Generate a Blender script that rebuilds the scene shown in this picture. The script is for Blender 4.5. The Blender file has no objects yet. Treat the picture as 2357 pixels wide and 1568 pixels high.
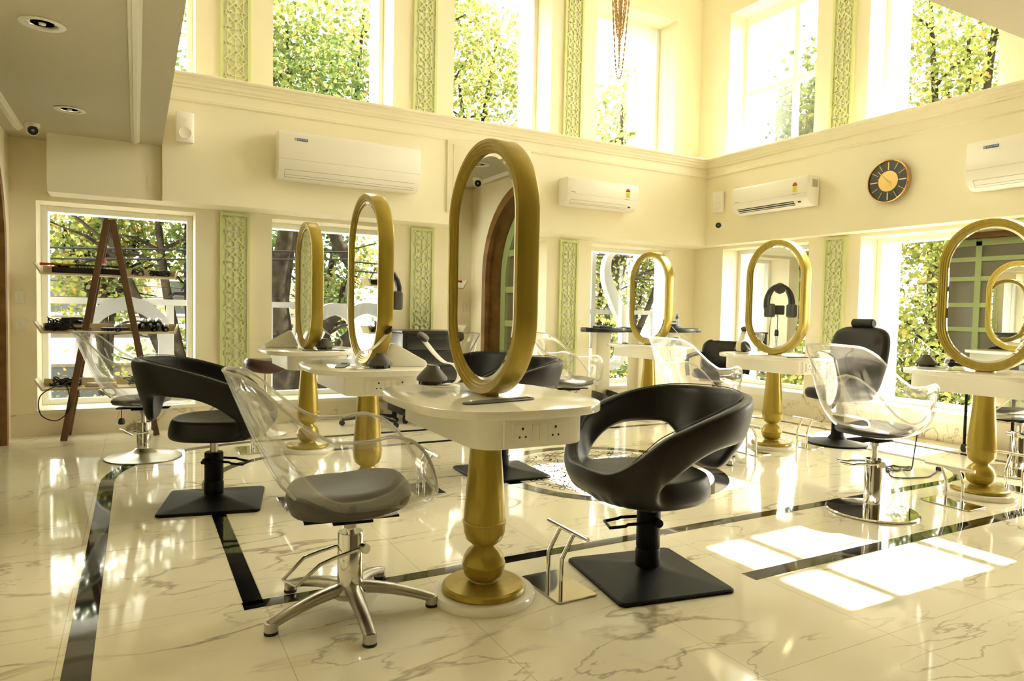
import bpy, bmesh, math, random
from mathutils import Vector, Matrix
PI = math.pi
scene = bpy.context.scene
COL = scene.collection
random.seed(7)

# ------------------------------------------------------------------ camera
FPX, W, Hh = 1580.36, 2357.0, 1568.0
CAM_Z = 1.25
YAW, PITCH, ROLL = 1.06908752, 0.0436414665, -0.0208143551
cd = bpy.data.cameras.new('camera')
cam = bpy.data.objects.new('camera', cd)
COL.objects.link(cam)
cd.sensor_fit = 'HORIZONTAL'
cd.sensor_width = 36.0
cd.lens = FPX / W * 36.0
cd.clip_start = 0.05
cd.clip_end = 300
_F = Vector((math.cos(YAW) * math.cos(PITCH), math.sin(YAW) * math.cos(PITCH), -math.sin(PITCH)))
_r = Vector((math.sin(YAW), -math.cos(YAW), 0))
_d = _F.cross(_r)
_R = _r * math.cos(ROLL) + _d * math.sin(ROLL)
_D = _d * math.cos(ROLL) - _r * math.sin(ROLL)
cam.matrix_world = Matrix(((_R.x, -_D.x, -_F.x, 0), (_R.y, -_D.y, -_F.y, 0), (_R.z, -_D.z, -_F.z, CAM_Z), (0, 0, 0, 1)))
scene.camera = cam

# ------------------------------------------------------------------ sky, sun, exposure
world = bpy.data.worlds.new('sky')
scene.world = world
world.use_nodes = True
bg = world.node_tree.nodes['Background']
bg.inputs['Color'].default_value = (1.0, 0.955, 0.79, 1)
bg.inputs['Strength'].default_value = 5.0
sl = bpy.data.lights.new('sun', 'SUN')
sun = bpy.data.objects.new('sun', sl)
COL.objects.link(sun)
sl.energy = 22.0
sl.angle = 0.009
sl.color = (1.0, 0.9, 0.72)
sun.rotation_euler = Vector((-0.86, -0.04, -1.0)).to_track_quat('-Z', 'Y').to_euler()
scene.view_settings.view_transform = 'Standard'
scene.view_settings.look = 'None'
scene.view_settings.gamma = 1.0
scene.view_settings.use_curve_mapping = False
scene.view_settings.exposure = 2.1
scene.cycles.use_denoising = True
scene.cycles.max_bounces = 14
scene.cycles.diffuse_bounces = 8
scene.cycles.glossy_bounces = 8
scene.cycles.transmission_bounces = 8
scene.cycles.transparent_max_bounces = 24
scene.cycles.caustics_reflective = False
scene.cycles.caustics_refractive = False
scene.cycles.sample_clamp_indirect = 6.0

# ------------------------------------------------------------------ dimensions of the room
YW, XW = 7.65, 7.25          # inner faces of the two window walls
YO, XO = 8.45, 7.95          # outer faces
YB, XB = 7.23, 7.03          # faces of the bulkhead above the lower windows
ZS, ZC = 2.21, 3.40          # underside of bulkhead, top of its cornice
ZM = 2.72                    # underside of mezzanine
MX, MY = 0.22, 1.93          # edges of the mezzanine
ZTOP = 6.4
XL, YN = -1.0, -2.6
L_OPEN = [(-0.80, 0.53), (1.27, 2.58), (3.33, 4.69), (5.39, 6.78)]
R_OPEN = [(5.69, 7.10), (3.65, 5.0), (1.55, 2.95)]
LOW = (0.2, 2.17)
UPP = (2.95, 5.42)

def portal(loc, rot, sx, sy):
    l = bpy.data.lights.new('window_portal', 'AREA')
    l.shape = 'RECTANGLE'
    l.size, l.size_y = sx, sy
    l.cycles.is_portal = True
    o = bpy.data.objects.new('window_portal', l)
    COL.objects.link(o)
    o.location = loc
    o.rotation_euler = rot
for a, b in L_OPEN:
    for z0, z1 in ((LOW, UPP) if a > 1 else (LOW,)):
        portal(((a + b) / 2, YO + 0.02, (z0 + z1) / 2), (-PI / 2, 0, 0), b - a, z1 - z0)
for a, b in R_OPEN:
    for z0, z1 in (LOW, UPP):
        portal((XO + 0.02, (a + b) / 2, (z0 + z1) / 2), (PI / 2, 0, PI / 2), b - a, z1 - z0)

# ------------------------------------------------------------------ materials
MATS = {}
def mat(name, color=(0.8, 0.8, 0.8), rough=0.5, metal=0.0, spec=0.5, coat=0.0, bump=0.0, bscale=60.0, emit=None):
    m = bpy.data.materials.new(name)
    m.use_nodes = True
    nt = m.node_tree
    p = nt.nodes['Principled BSDF']
    p.inputs['Base Color'].default_value = (*color, 1)
    p.inputs['Roughness'].default_value = rough
    p.inputs['Metallic'].default_value = metal
    p.inputs['Specular IOR Level'].default_value = spec
    p.inputs['Coat Weight'].default_value = coat
    p.inputs['Coat Roughness'].default_value = 0.08
    if bump:
        tc = nt.nodes.new('ShaderNodeTexCoord')
        n = nt.nodes.new('ShaderNodeTexNoise')
        n.inputs['Scale'].default_value = bscale
        n.inputs['Detail'].default_value = 5
        b = nt.nodes.new('ShaderNodeBump')
        b.inputs['Strength'].default_value = bump
        b.inputs['Distance'].default_value = 0.004
        nt.links.new(tc.outputs['Object'], n.inputs['Vector'])
        nt.links.new(n.outputs['Fac'], b.inputs['Height'])
        nt.links.new(b.outputs['Normal'], p.inputs['Normal'])
    if emit:
        p.inputs['Emission Color'].default_value = (*emit[:3], 1)
        p.inputs['Emission Strength'].default_value = emit[3]
    MATS[name] = m
    return m

def mix_noise(m, c2, scale=4.0, lo=0.4, hi=0.6, detail=6, stretch=None):
    nt = m.node_tree
    p = nt.nodes['Principled BSDF']
    c1 = p.inputs['Base Color'].default_value[:]
    tc = nt.nodes.new('ShaderNodeTexCoord')
    mp = nt.nodes.new('ShaderNodeMapping')
    if stretch:
        mp.inputs['Scale'].default_value = stretch
    n = nt.nodes.new('ShaderNodeTexNoise')
    n.inputs['Scale'].default_value = scale
    n.inputs['Detail'].default_value = detail
    r = nt.nodes.new('ShaderNodeValToRGB')
    r.color_ramp.elements[0].position = lo
    r.color_ramp.elements[1].position = hi
    r.color_ramp.elements[0].color = c1
    r.color_ramp.elements[1].color = (*c2, 1)
    nt.links.new(tc.outputs['Object'], mp.inputs['Vector'])
    nt.links.new(mp.outputs['Vector'], n.inputs['Vector'])
    nt.links.new(n.outputs['Fac'], r.inputs['Fac'])
    nt.links.new(r.outputs['Color'], p.inputs['Base Color'])
    return m

def marble(name, base, vein, rough, joints, scale=1.0):
    m = mat(name, base, rough, spec=0.28)
    nt = m.node_tree
    p = nt.nodes['Principled BSDF']
    tc = nt.nodes.new('ShaderNodeTexCoord')
    N = nt.nodes.new
    L = nt.links.new
    def math_(op, a, b=None, clamp=False):
        x = N('ShaderNodeMath')
        x.operation = op
        x.use_clamp = clamp
        for i, v in enumerate((a, b)):
            if v is None:
                continue
            if isinstance(v, (int, float)):
                x.inputs[i].default_value = v
            else:
                L(v, x.inputs[i])
        return x.outputs[0]
    def veins(sc, seed, width):
        mp = N('ShaderNodeMapping')
        mp.inputs['Location'].default_value = (seed, seed * 1.7, 0)
        mp.inputs['Rotation'].default_value = (0, 0, 0.6)
        mp.inputs['Scale'].default_value = (0.8, 2.4, 1.0)
        L(tc.outputs['Object'], mp.inputs['Vector'])
        n = N('ShaderNodeTexNoise')
        n.inputs['Scale'].default_value = sc
        n.inputs['Detail'].default_value = 7
        n.inputs['Roughness'].default_value = 0.5
        n.inputs['Distortion'].default_value = 0.35
        L(mp.outputs['Vector'], n.inputs['Vector'])
        a = math_('ABSOLUTE', math_('SUBTRACT', n.outputs['Fac'], 0.5))
        v = math_('SUBTRACT', 1.0, math_('DIVIDE', a, width), clamp=True)
        k = N('ShaderNodeTexNoise')
        k.inputs['Scale'].default_value = sc * 1.3
        k.inputs['Detail'].default_value = 2
        mp2 = N('ShaderNodeMapping')
        mp2.inputs['Location'].default_value = (seed + 31, 9, 0)
        L(tc.outputs['Object'], mp2.inputs['Vector'])
        L(mp2.outputs['Vector'], k.inputs['Vector'])
        mask = math_('MULTIPLY', math_('SUBTRACT', k.outputs['Fac'], 0.43), 7.0, clamp=True)
        return math_('MULTIPLY', v, mask)
    v = math_('ADD', math_('MULTIPLY', veins(0.7 * scale, 3.1, 0.012), 0.95), math_('MULTIPLY', veins(1.3 * scale, 8.3, 0.009), 0.75), clamp=True)
    mx = N('ShaderNodeMix')
    mx.data_type = 'RGBA'
    mx.inputs['A'].default_value = (*base, 1)
    mx.inputs['B'].default_value = (*vein, 1)
    L(v, mx.inputs['Factor'])
    out = mx.outputs['Result']
    if joints:
        sx = N('ShaderNodeSeparateXYZ')
        L(tc.outputs['Object'], sx.inputs[0])
        def line(o, off, per):
            fr = math_('FRACT', math_('DIVIDE', math_('SUBTRACT', o, off - 50 * per), per))
            return math_('LESS_THAN', fr, 0.0032 / per)
        j = math_('MAXIMUM', line(sx.outputs[0], 0.47, 0.715), line(sx.outputs[1], 1.61, 1.40))
        m2 = N('ShaderNodeMix')
        m2.data_type = 'RGBA'
        m2.inputs['B'].default_value = (0.36, 0.31, 0.22, 1)
        L(math_('MULTIPLY', j, 0.55), m2.inputs['Factor'])
        L(out, m2.inputs['A'])
        out = m2.outputs['Result']
    L(out, p.inputs['Base Color'])
    return m

def glassy(name, tint=(1, 1, 1), refl=0.6, haze=0.0, hazecol=(1, 1, 1), edge=0.0, rough=0.0):
    """clear sheet: see-through, mirror-like at grazing angles, a little white haze."""
    m = bpy.data.materials.new(name)
    m.use_nodes = True
    nt = m.node_tree
    nt.nodes.remove(nt.nodes['Principled BSDF'])
    out = nt.nodes['Material Output']
    N, L = nt.nodes.new, nt.links.new
    t = N('ShaderNodeBsdfTransparent')
    t.inputs['Color'].default_value = (*tint, 1)
    g = N('ShaderNodeBsdfGlossy')
    g.inputs['Roughness'].default_value = rough
    fr = N('ShaderNodeFresnel')
    fr.inputs['IOR'].default_value = 1.48
    mu = N('ShaderNodeMath')
    mu.operation = 'MULTIPLY'
    mu.inputs[1].default_value = refl
    L(fr.outputs[0], mu.inputs[0])
    a = N('ShaderNodeMixShader')
    L(mu.outputs[0], a.inputs[0])
    L(t.outputs[0], a.inputs[1])
    L(g.outputs[0], a.inputs[2])
    last = a
    if haze or edge:
        df = N('ShaderNodeBsdfTranslucent')
        df.inputs['Color'].default_value = (*hazecol, 1)
        df2 = N('ShaderNodeBsdfDiffuse')
        df2.inputs['Color'].default_value = (*hazecol, 1)
        ad = N('ShaderNodeMixShader')
        ad.inputs[0].default_value = 0.5
        L(df.outputs[0], ad.inputs[1])
        L(df2.outputs[0], ad.inputs[2])
        lw = N('ShaderNodeLayerWeight')
        lw.inputs['Blend'].default_value = 0.35
        pw = N('ShaderNodeMath')
        pw.operation = 'MULTIPLY_ADD'
        pw.inputs[1].default_value = edge
        pw.inputs[2].default_value = haze
        L(lw.outputs['Facing'], pw.inputs[0])
        b = N('ShaderNodeMixShader')
        L(pw.outputs[0], b.inputs[0])
        L(last.outputs[0], b.inputs[1])
        L(ad.outputs[0], b.inputs[2])
        last = b
    L(last.outputs[0], out.inputs['Surface'])
    MATS[name] = m
    return m

def leafmat(name, c1, c2, c3):
    m = bpy.data.materials.new(name)
    m.use_nodes = True
    nt = m.node_tree
    nt.nodes.remove(nt.nodes['Principled BSDF'])
    N, L = nt.nodes.new, nt.links.new
    g = N('ShaderNodeNewGeometry')
    r = N('ShaderNodeValToRGB')
    e = r.color_ramp.elements
    e[0].color = (*c1, 1)
    e[1].color = (*c2, 1)
    k = e.new(0.93)
    k.color = (*c2, 1)
    k = e.new(0.97)
    k.color = (*c3, 1)
    L(g.outputs['Random Per Island'], r.inputs['Fac'])
    d = N('ShaderNodeBsdfDiffuse')
    t = N('ShaderNodeBsdfTranslucent')
    L(r.outputs['Color'], d.inputs['Color'])
    L(r.outputs['Color'], t.inputs['Color'])
    mx = N('ShaderNodeMixShader')
    mx.inputs[0].default_value = 0.55
    L(d.outputs[0], mx.inputs[1])
    L(t.outputs[0], mx.inputs[2])
    L(mx.outputs[0], nt.nodes['Material Output'].inputs['Surface'])
    MATS[name] = m
    return m

M_wall = mat('cream_paint', (0.885, 0.83, 0.645), 0.55, bump=0.03, bscale=200)
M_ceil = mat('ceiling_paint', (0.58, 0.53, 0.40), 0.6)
M_dimwall = mat('low_bounce_wall', (0.14, 0.11, 0.07), 0.6)  # unseen near wall, coloured dark to cut the light bounced back
M_white = mat('white_paint', (0.85, 0.82, 0.74), 0.4)
M_frame = mat('window_white', (0.86, 0.86, 0.82), 0.35)
M_ext = mat('exterior_white', (0.86, 0.87, 0.86), 0.6)
M_floor = marble('floor_marble', (0.87, 0.82, 0.675), (0.40, 0.35, 0.26), 0.06, True)
M_skirt = marble('skirting_marble', (0.82, 0.75, 0.60), (0.33, 0.29, 0.22), 0.12, False, 1.3)
M_black_stone = mat('black_polished_stone', (0.008, 0.008, 0.008), 0.04, spec=0.7)
M_med_white = mat('medallion_white', (0.84, 0.78, 0.64), 0.08)
M_green = mat('pale_green_paint', (0.66, 0.72, 0.36), 0.45)
M_back = mat('lattice_backing', (0.90, 0.86, 0.78), 0.5)
M_wood = mix_noise(mat('brown_wood', (0.15, 0.080, 0.034), 0.5), (0.095, 0.05, 0.022), 9, 0.35, 0.65, stretch=(1, 1, 0.08))
M_archwood = mix_noise(mat('arch_wood', (0.26, 0.125, 0.035), 0.4), (0.17, 0.08, 0.022), 8, 0.35, 0.65, stretch=(1, 0.15, 1))
M_doorgreen = mat('door_green_paint', (0.42, 0.50, 0.22), 0.4)
M_dimglass = mat('dark_door_glass', (0.20, 0.18, 0.12), 0.15, spec=0.6)
M_top = mat('white_laminate', (0.90, 0.88, 0.81), 0.12, spec=0.5, coat=0.2)
M_apron = mat('white_lacquer', (0.89, 0.87, 0.79), 0.3)
M_plastic = mat('white_plastic', (0.84, 0.82, 0.74), 0.35)
M_ac = mat('appliance_white', (0.88, 0.86, 0.80), 0.3)
M_acshadow = mat('vent_dark', (0.03, 0.03, 0.03), 0.5)
M_line = mat('thin_seam_grey', (0.30, 0.27, 0.2), 0.6)
M_hole = mat('socket_hole', (0.02, 0.02, 0.02), 0.6)
M_gold = mix_noise(mat('gold_paint', (0.45, 0.335, 0.055), 0.30, metal=0.42, bump=0.02, bscale=150), (0.38, 0.28, 0.040), 5, 0.3, 0.7, stretch=(6, 6, 0.5))
M_brass = mat('polished_gold', (0.80, 0.50, 0.20), 0.22, metal=1.0)
M_dial = mat('dark_dial', (0.035, 0.038, 0.035), 0.25)
M_dialgold = mat('dial_gold', (0.62, 0.44, 0.16), 0.3, metal=0.8)
M_mirror = mat('mirror_silver', (0.93, 0.94, 0.91), 0.004, metal=1.0)
M_chrome = mat('chrome', (0.80, 0.79, 0.76), 0.07, metal=1.0)
M_alu = mix_noise(mat('brushed_aluminium', (0.56, 0.54, 0.49), 0.3, metal=1.0), (0.46, 0.44, 0.40), 14, 0.3, 0.7)
M_plate = mat('mirror_steel_plate', (0.66, 0.64, 0.58), 0.05, metal=1.0)
M_leather = mat('black_leather', (0.008, 0.0075, 0.0065), 0.42, spec=0.3, bump=0.10, bscale=260)
M_leather2 = mat('black_leather_worn', (0.011, 0.010, 0.008), 0.40, spec=0.35, bump=0.12, bscale=240)
M_seam = mat('black_stitching', (0.010, 0.010, 0.009), 0.5)
M_blackmetal = mat('black_metal', (0.005, 0.0048, 0.0042), 0.45, spec=0.14, bump=0.05, bscale=300)
M_grey_cushion = mix_noise(mat('grey_cushion', (0.085, 0.082, 0.074), 0.5, bump=0.3, bscale=40), (0.065, 0.062, 0.054), 6, 0.35, 0.65)
M_brownleather = mat('brown_leather', (0.055, 0.022, 0.014), 0.3)
M_blackplastic = mat('black_plastic', (0.018, 0.018, 0.017), 0.3)
M_darkgrey = mat('dark_grey_plastic', (0.055, 0.055, 0.048), 0.45)
M_greyrubber = mat('grey_brown_rubber', (0.085, 0.075, 0.06), 0.5)
M_rubber = mat('black_rubber', (0.012, 0.012, 0.012), 0.6)
M_cream_col = mat('cream_column', (0.80, 0.74, 0.56), 0.35)
M_tray = mat('cream_tray', (0.62, 0.53, 0.34), 0.45)
M_pink = mat('pink_cap', (0.52, 0.03, 0.10), 0.4)
M_label = mat('bottle_label', (0.60, 0.52, 0.44), 0.5)
M_red = mat('red_plastic', (0.45, 0.02, 0.02), 0.35)
M_amber = mat('amber_plastic', (0.45, 0.20, 0.02), 0.35)
M_bluecap = mat('blue_cap', (0.02, 0.08, 0.22), 0.4)
M_blue = mat('blue_badge', (0.03, 0.10, 0.36), 0.4)
M_yellow = mat('yellow_sticker', (0.80, 0.68, 0.08), 0.5)
M_stickred = mat('red_sticker', (0.62, 0.07, 0.05), 0.5)
M_stickgrey = mat('grey_sticker', (0.42, 0.40, 0.33), 0.5)
M_text = mat('white_lettering', (0.85, 0.85, 0.85), 0.5)
M_bead = mat('amber_beads', (0.62, 0.40, 0.16), 0.25, spec=0.6)
M_pane = glassy('window_glass', (0.97, 0.98, 0.97), 0.55)
M_acrylic = glassy('clear_acrylic', (0.995, 0.995, 0.99), 0.42, 0.012, (1, 0.98, 0.93), 0.05)
M_rim = glassy('acrylic_edge', (0.95, 0.95, 0.92), 1.0, 0.28, (1, 0.98, 0.92), 0.3)  # white haze stands in for bright highlights along the acrylic edges
M_clearbottle = glassy('clear_plastic', (0.85, 0.90, 0.93), 0.9, 0.18, (0.8, 0.9, 1.0), 0.2)
M_tissue = mat('tissue_box_white', (0.90, 0.88, 0.80), 0.35)
M_lampin = mat('downlight_reflector', (0.75, 0.72, 0.66), 0.15, metal=0.9)
M_bark = mix_noise(mat('tree_bark', (0.017, 0.014, 0.009), 0.9, spec=0.05, bump=0.6, bscale=25), (0.006, 0.0045, 0.003), 6, 0.35, 0.6)
M_leaf_a = leafmat('leaf_bright', (0.055, 0.082, 0.022), (0.185, 0.185, 0.050), (0.22, 0.10, 0.04))
M_leaf_b = leafmat('leaf_mid', (0.024, 0.044, 0.013), (0.085, 0.105, 0.030), (0.14, 0.08, 0.03))
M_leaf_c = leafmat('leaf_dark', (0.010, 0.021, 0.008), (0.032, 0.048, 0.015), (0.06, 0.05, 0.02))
M_road = mix_noise(mat('street_ground', (0.12, 0.105, 0.085), 0.9), (0.09, 0.08, 0.062), 1.2)
M_bldg = mix_noise(mat('facade_cream', (0.155, 0.125, 0.08), 0.8), (0.12, 0.095, 0.06), 1.5)  # cream facade, darkened in colour to stand in for dimmer outdoor light
M_sign = mat('shaded_white_sign', (0.20, 0.20, 0.20), 0.6)  # white sign; its outdoor shade is put into this grey
M_bldg2 = mix_noise(mat('facade_pale', (0.15, 0.135, 0.11), 0.8), (0.12, 0.105, 0.085), 1.2)  # pale facade, likewise dimmed in its colour for the outdoor light
M_bldgwin = mat('facade_window', (0.02, 0.022, 0.022), 0.3, spec=0.2)
M_cable = mat('street_cable', (0.004, 0.004, 0.004), 0.9, spec=0.1)
M_signback = mat('sign_edge_grey', (0.46, 0.42, 0.36), 0.5)

# ------------------------------------------------------------------ mesh building
class MB:
    def __init__(s):
        s.v, s.f = [], []
    def add(s, vs, fs):
        o = len(s.v)
        s.v += [tuple(p) for p in vs]
        s.f += [tuple(i + o for i in q) for q in fs]
        return s
    def box(s, x0, x1, y0, y1, z0, z1):
        v = [(x, y, z) for z in (z0, z1) for y in (y0, y1) for x in (x0, x1)]
        return s.add(v, [(0, 2, 3, 1), (4, 5, 7, 6), (0, 1, 5, 4), (2, 6, 7, 3), (0, 4, 6, 2), (1, 3, 7, 5)])
    def obox(s, c, ux, uy, uz, hx, hy, hz):
        c, ux, uy, uz = Vector(c), Vector(ux), Vector(uy), Vector(uz)
        v = [c + ux * hx * i + uy * hy * j + uz * hz * k for k in (-1, 1) for j in (-1, 1) for i in (-1, 1)]
        return s.add(v, [(0, 2, 3, 1), (4, 5, 7, 6), (0, 1, 5, 4), (2, 6, 7, 3), (0, 4, 6, 2), (1, 3, 7, 5)])
    def lathe(s, prof, c=(0, 0, 0), n=40, axis=(0, 0, 1), sx=1.0, sy=1.0):
        ax = Vector(axis).normalized()
        q = ax.to_track_quat('Z', 'Y')
        c = Vector(c)
        vs, fs = [], []
        for r, z in prof:
            for i in range(n):
                a = 2 * PI * i / n
                vs.append(c + q @ Vector((r * sx * math.cos(a), r * sy * math.sin(a), z)))
        for k in range(len(prof) - 1):
            for i in range(n):
                j = (i + 1) % n
                fs.append((k * n + i, k * n + j, (k + 1) * n + j, (k + 1) * n + i))
        if prof[0][0] > 1e-6:
            fs.append(tuple(range(n))[::-1])
        if prof[-1][0] > 1e-6:
            fs.append(tuple((len(prof) - 1) * n + i for i in range(n)))
        return s.add(vs, fs)
    def cyl(s, a, b, r, r2=None, n=20):
        a, b = Vector(a), Vector(b)
        L = (b - a).length
        return s.lathe([(r, 0), (r if r2 is None else r2, L)], a, n, b - a)
    def tube(s, path, r, n=10, closed=False, flat=None):
        P = [Vector(p) for p in path]
        m = len(P)
        T = []
        for i in range(m):
            a = P[(i - 1) % m] if closed or i > 0 else P[i]
            b = P[(i + 1) % m] if closed or i < m - 1 else P[i]
            T.append((b - a).normalized() if (b - a).length > 1e-9 else Vector((0, 0, 1)))
        nrm = T[0].orthogonal().normalized()
        if flat:
            nrm = Vector(flat)
        vs, fs = [], []
        for i in range(m):
            nrm = nrm - T[i] * nrm.dot(T[i])
            if nrm.length < 1e-6:
                nrm = T[i].orthogonal()
            nrm.normalize()
            bn = T[i].cross(nrm)
            rr = r[i] if isinstance(r, (list, tuple)) and not flat else r
            for k in range(n):
                a = 2 * PI * k / n
                if flat:
                    vs.append(P[i] + nrm * r[0] * math.cos(a) + bn * r[1] * math.sin(a))
                else:
                    vs.append(P[i] + (nrm * math.cos(a) + bn * math.sin(a)) * rr)
        for i in range(m if closed else m - 1):
            j = (i + 1) % m
            for k in range(n):
                l = (k + 1) % n
                fs.append((i * n + k, i * n + l, j * n + l, j * n + k))
        if not closed:
            fs.append(tuple(range(n))[::-1])
            fs.append(tuple((m - 1) * n + k for k in range(n)))
        return s.add(vs, fs)
    def prism(s, out, a0, a1, f=None):
        """extrude a 2-D outline; f maps (u, v, w) to a point."""
        f = f or (lambda u, v, w: (u, v, w))
        n = len(out)
        vs = [f(u, v, a0) for u, v in out] + [f(u, v, a1) for u, v in out]
        fs = [tuple(range(n))[::-1], tuple(range(n, 2 * n))]
        fs += [(i, (i + 1) % n, n + (i + 1) % n, n + i) for i in range(n)]
        return s.add(vs, fs)
    def sweep(s, prof, rings, closed_prof=True, closed=False):
        """rings: function list giving, per profile point, the point on each ring."""
        m, n = len(rings), len(prof)
        vs, fs = [], []
        for R in rings:
            vs += [R(*p) for p in prof]
        for i in range(m if closed else m - 1):
            j = (i + 1) % m
            for k in range(n if closed_prof else n - 1):
                l = (k + 1) % n
                fs.append((i * n + k, i * n + l, j * n + l, j * n + k))
        if closed_prof and not closed:
            fs.append(tuple(range(n)))
            fs.append(tuple((m - 1) * n + k for k in range(n))[::-1])
        return s.add(vs, fs)
    def build(s, name, m, parent=None, loc=None, rot=None, smooth=38, bevel=0, seg=2, weld=False, flip=True):
        bm = bmesh.new()
        vs = [bm.verts.new(p) for p in s.v]
        for q in s.f:
            try:
                bm.faces.new([vs[i] for i in q])
            except ValueError:
                pass
        if weld:
            bmesh.ops.remove_doubles(bm, verts=bm.verts, dist=1e-4)
        if flip:
            bmesh.ops.recalc_face_normals(bm, faces=bm.faces)
        if bevel:
            ed = [e for e in bm.edges if len(e.link_faces) == 2 and e.calc_face_angle(0) > 0.6]
            bmesh.ops.bevel(bm, geom=ed, offset=bevel, segments=seg, profile=0.5, affect='EDGES', clamp_overlap=True)
        me = bpy.data.meshes.new(name)
        bm.to_mesh(me)
        bm.free()
        me.materials.append(m)
        if smooth:
            me.polygons.foreach_set('use_smooth', [True] * len(me.polygons))
            me.set_sharp_from_angle(angle=math.radians(smooth))
        o = bpy.data.objects.new(name, me)
        COL.objects.link(o)
        if parent is not None:
            o.parent = parent
        if loc is not None:
            o.location = loc
        if rot is not None:
            o.rotation_euler = rot
        return o

def tag(o, label=None, cat=None, group=None, kind=None):
    if label:
        o['label'] = label
    if cat:
        o['category'] = cat
    if group:
        o['group'] = group
    if kind:
        o['kind'] = kind
    return o

def thing(name, label, cat, loc=(0, 0, 0), rz=0.0, group=None):
    o = bpy.data.objects.new(name, None)
    COL.objects.link(o)
    o.empty_display_size = 0.1
    o.location = loc
    o.rotation_euler = (0, 0, rz)
    return tag(o, label, cat, group)

def struct(o):
    o['kind'] = 'structure'
    return o

def dup(root, loc, rz, label, group=None):
    r = root.copy()
    COL.objects.link(r)
    r.location = loc
    r.rotation_euler = (0, 0, rz)
    r['label'] = label
    if group:
        r['group'] = group
    for ch in list(root.children):
        c = ch.copy()
        COL.objects.link(c)
        c.parent = r
        for g in list(ch.children):
            d = g.copy()
            COL.objects.link(d)
            d.parent = c
    return r

def seg_table(tab, x):
    if x <= tab[0][0]:
        return tab[0][1]
    n = len(tab)
    def slope(i):
        if i == 0 or i == n - 1:
            return 0.0
        h0, h1 = tab[i][0] - tab[i - 1][0], tab[i + 1][0] - tab[i][0]
        d0, d1 = (tab[i][1] - tab[i - 1][1]) / h0, (tab[i + 1][1] - tab[i][1]) / h1
        if d0 * d1 <= 0:
            return 0.0
        return 3 * (h0 + h1) / ((2 * h1 + h0) / d0 + (h1 + 2 * h0) / d1)
    for i in range(n - 1):
        if x <= tab[i + 1][0]:
            h = tab[i + 1][0] - tab[i][0]
            t = (x - tab[i][0]) / h
            a, b, m0, m1 = tab[i][1], tab[i + 1][1], slope(i) * h, slope(i + 1) * h
            return a * (2 * t ** 3 - 3 * t * t + 1) + m0 * (t ** 3 - 2 * t * t + t) + b * (3 * t * t - 2 * t ** 3) + m1 * (t ** 3 - t * t)
    return tab[-1][1]

def catmull(pts, k=8, closed=False):
    P = [Vector(p) for p in pts]
    n = len(P)
    out = []
    for i in range(n if closed else n - 1):
        p0 = P[(i - 1) % n] if closed or i > 0 else P[i]
        p1, p2 = P[i], P[(i + 1) % n]
        p3 = P[(i + 2) % n] if closed or i < n - 2 else p2
        for j in range(k):
            t = j / k
            out.append(0.5 * ((2 * p1) + (p2 - p0) * t + (2 * p0 - 5 * p1 + 4 * p2 - p3) * t * t + (3 * p1 - p0 - 3 * p2 + p3) * t ** 3))
    if not closed:
        out.append(P[-1])
    return out

def superell(a, b, n=64, p=2.6):
    out = []
    for i in range(n):
        t = 2 * PI * i / n
        c, s_ = math.cos(t), math.sin(t)
        out.append((a * math.copysign(abs(c) ** (2 / p), c), b * math.copysign(abs(s_) ** (2 / p), s_)))
    return out

def rrect(hx, hy, r, n=8, cx=0, cy=0):
    out = []
    for sx, sy, a0 in ((1, 1, 0), (-1, 1, 90), (-1, -1, 180), (1, -1, 270)):
        for i in range(n + 1):
            a = math.radians(a0 + 90 * i / n)
            out.append((cx + sx * (hx - r) + r * math.cos(a), cy + sy * (hy - r) + r * math.sin(a)))
    return out

# ------------------------------------------------------------------ the room
b = MB().box(XL - 0.8, XO, YN, YO, -0.2, 0.0)
struct(b.build('floor', M_floor))

def window_wall(opens, lo, hi, f):
    """boxes around the openings of a window wall; f(u0,u1,d0,d1,z0,z1) adds a box."""
    edges = [lo] + [e for o in sorted(opens) for e in o] + [hi]
    for i in range(0, len(edges), 2):
        f(edges[i], edges[i + 1], 0, 1, -0.2, ZTOP)
    for a, b_ in opens:
        f(a, b_, 0, 1, -0.2, LOW[0])
        f(a, b_, 0, 1, LOW[1], UPP[0])
        f(a, b_, 0, 1, 6.15 if a in (1.55, 3.65) else UPP[1], ZTOP)
b = MB()
window_wall(L_OPEN, XL - 0.8, XO, lambda u0, u1, d0, d1, z0, z1: b.box(u0, u1, YW, YO, z0, z1))
struct(b.build('wall_left', M_wall, smooth=0))
b = MB()
window_wall(R_OPEN, YN, YW, lambda u0, u1, d0, d1, z0, z1: b.box(XW, XO, u0, u1, z0, z1))
struct(b.build('wall_right', M_wall, smooth=0))

# white outer linings of the openings, seen through the panes
def lining(name, boxes):
    q = MB()
    for bx in boxes:
        q.box(*bx)
    return struct(q.build(name, M_ext, smooth=0))
bl = []
for a, c in L_OPEN:
    for z0, z1 in (LOW, UPP):
        bl += [(a, a + 0.03, 8.12, YO + 0.02, z0, z1), (c - 0.03, c, 8.12, YO + 0.02, z0, z1), (a, c, 8.12, YO + 0.02, z1 - 0.03, z1), (a, c, 8.12, YO + 0.04, z0, z0 + 0.02)]
lining('trim_1', bl)
bl = []
for a, c in R_OPEN:
    for z0, z1 in (LOW, (UPP[0], 6.15) if a in (1.55, 3.65) else UPP):
        bl += [(7.64, XO + 0.02, a, a + 0.03, z0, z1), (7.64, XO + 0.02, c - 0.03, c, z0, z1), (7.64, XO + 0.02, a, c, z1 - 0.03, z1), (7.64, XO + 0.04, a, c, z0, z0 + 0.02)]
lining('trim_2', bl)

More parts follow.
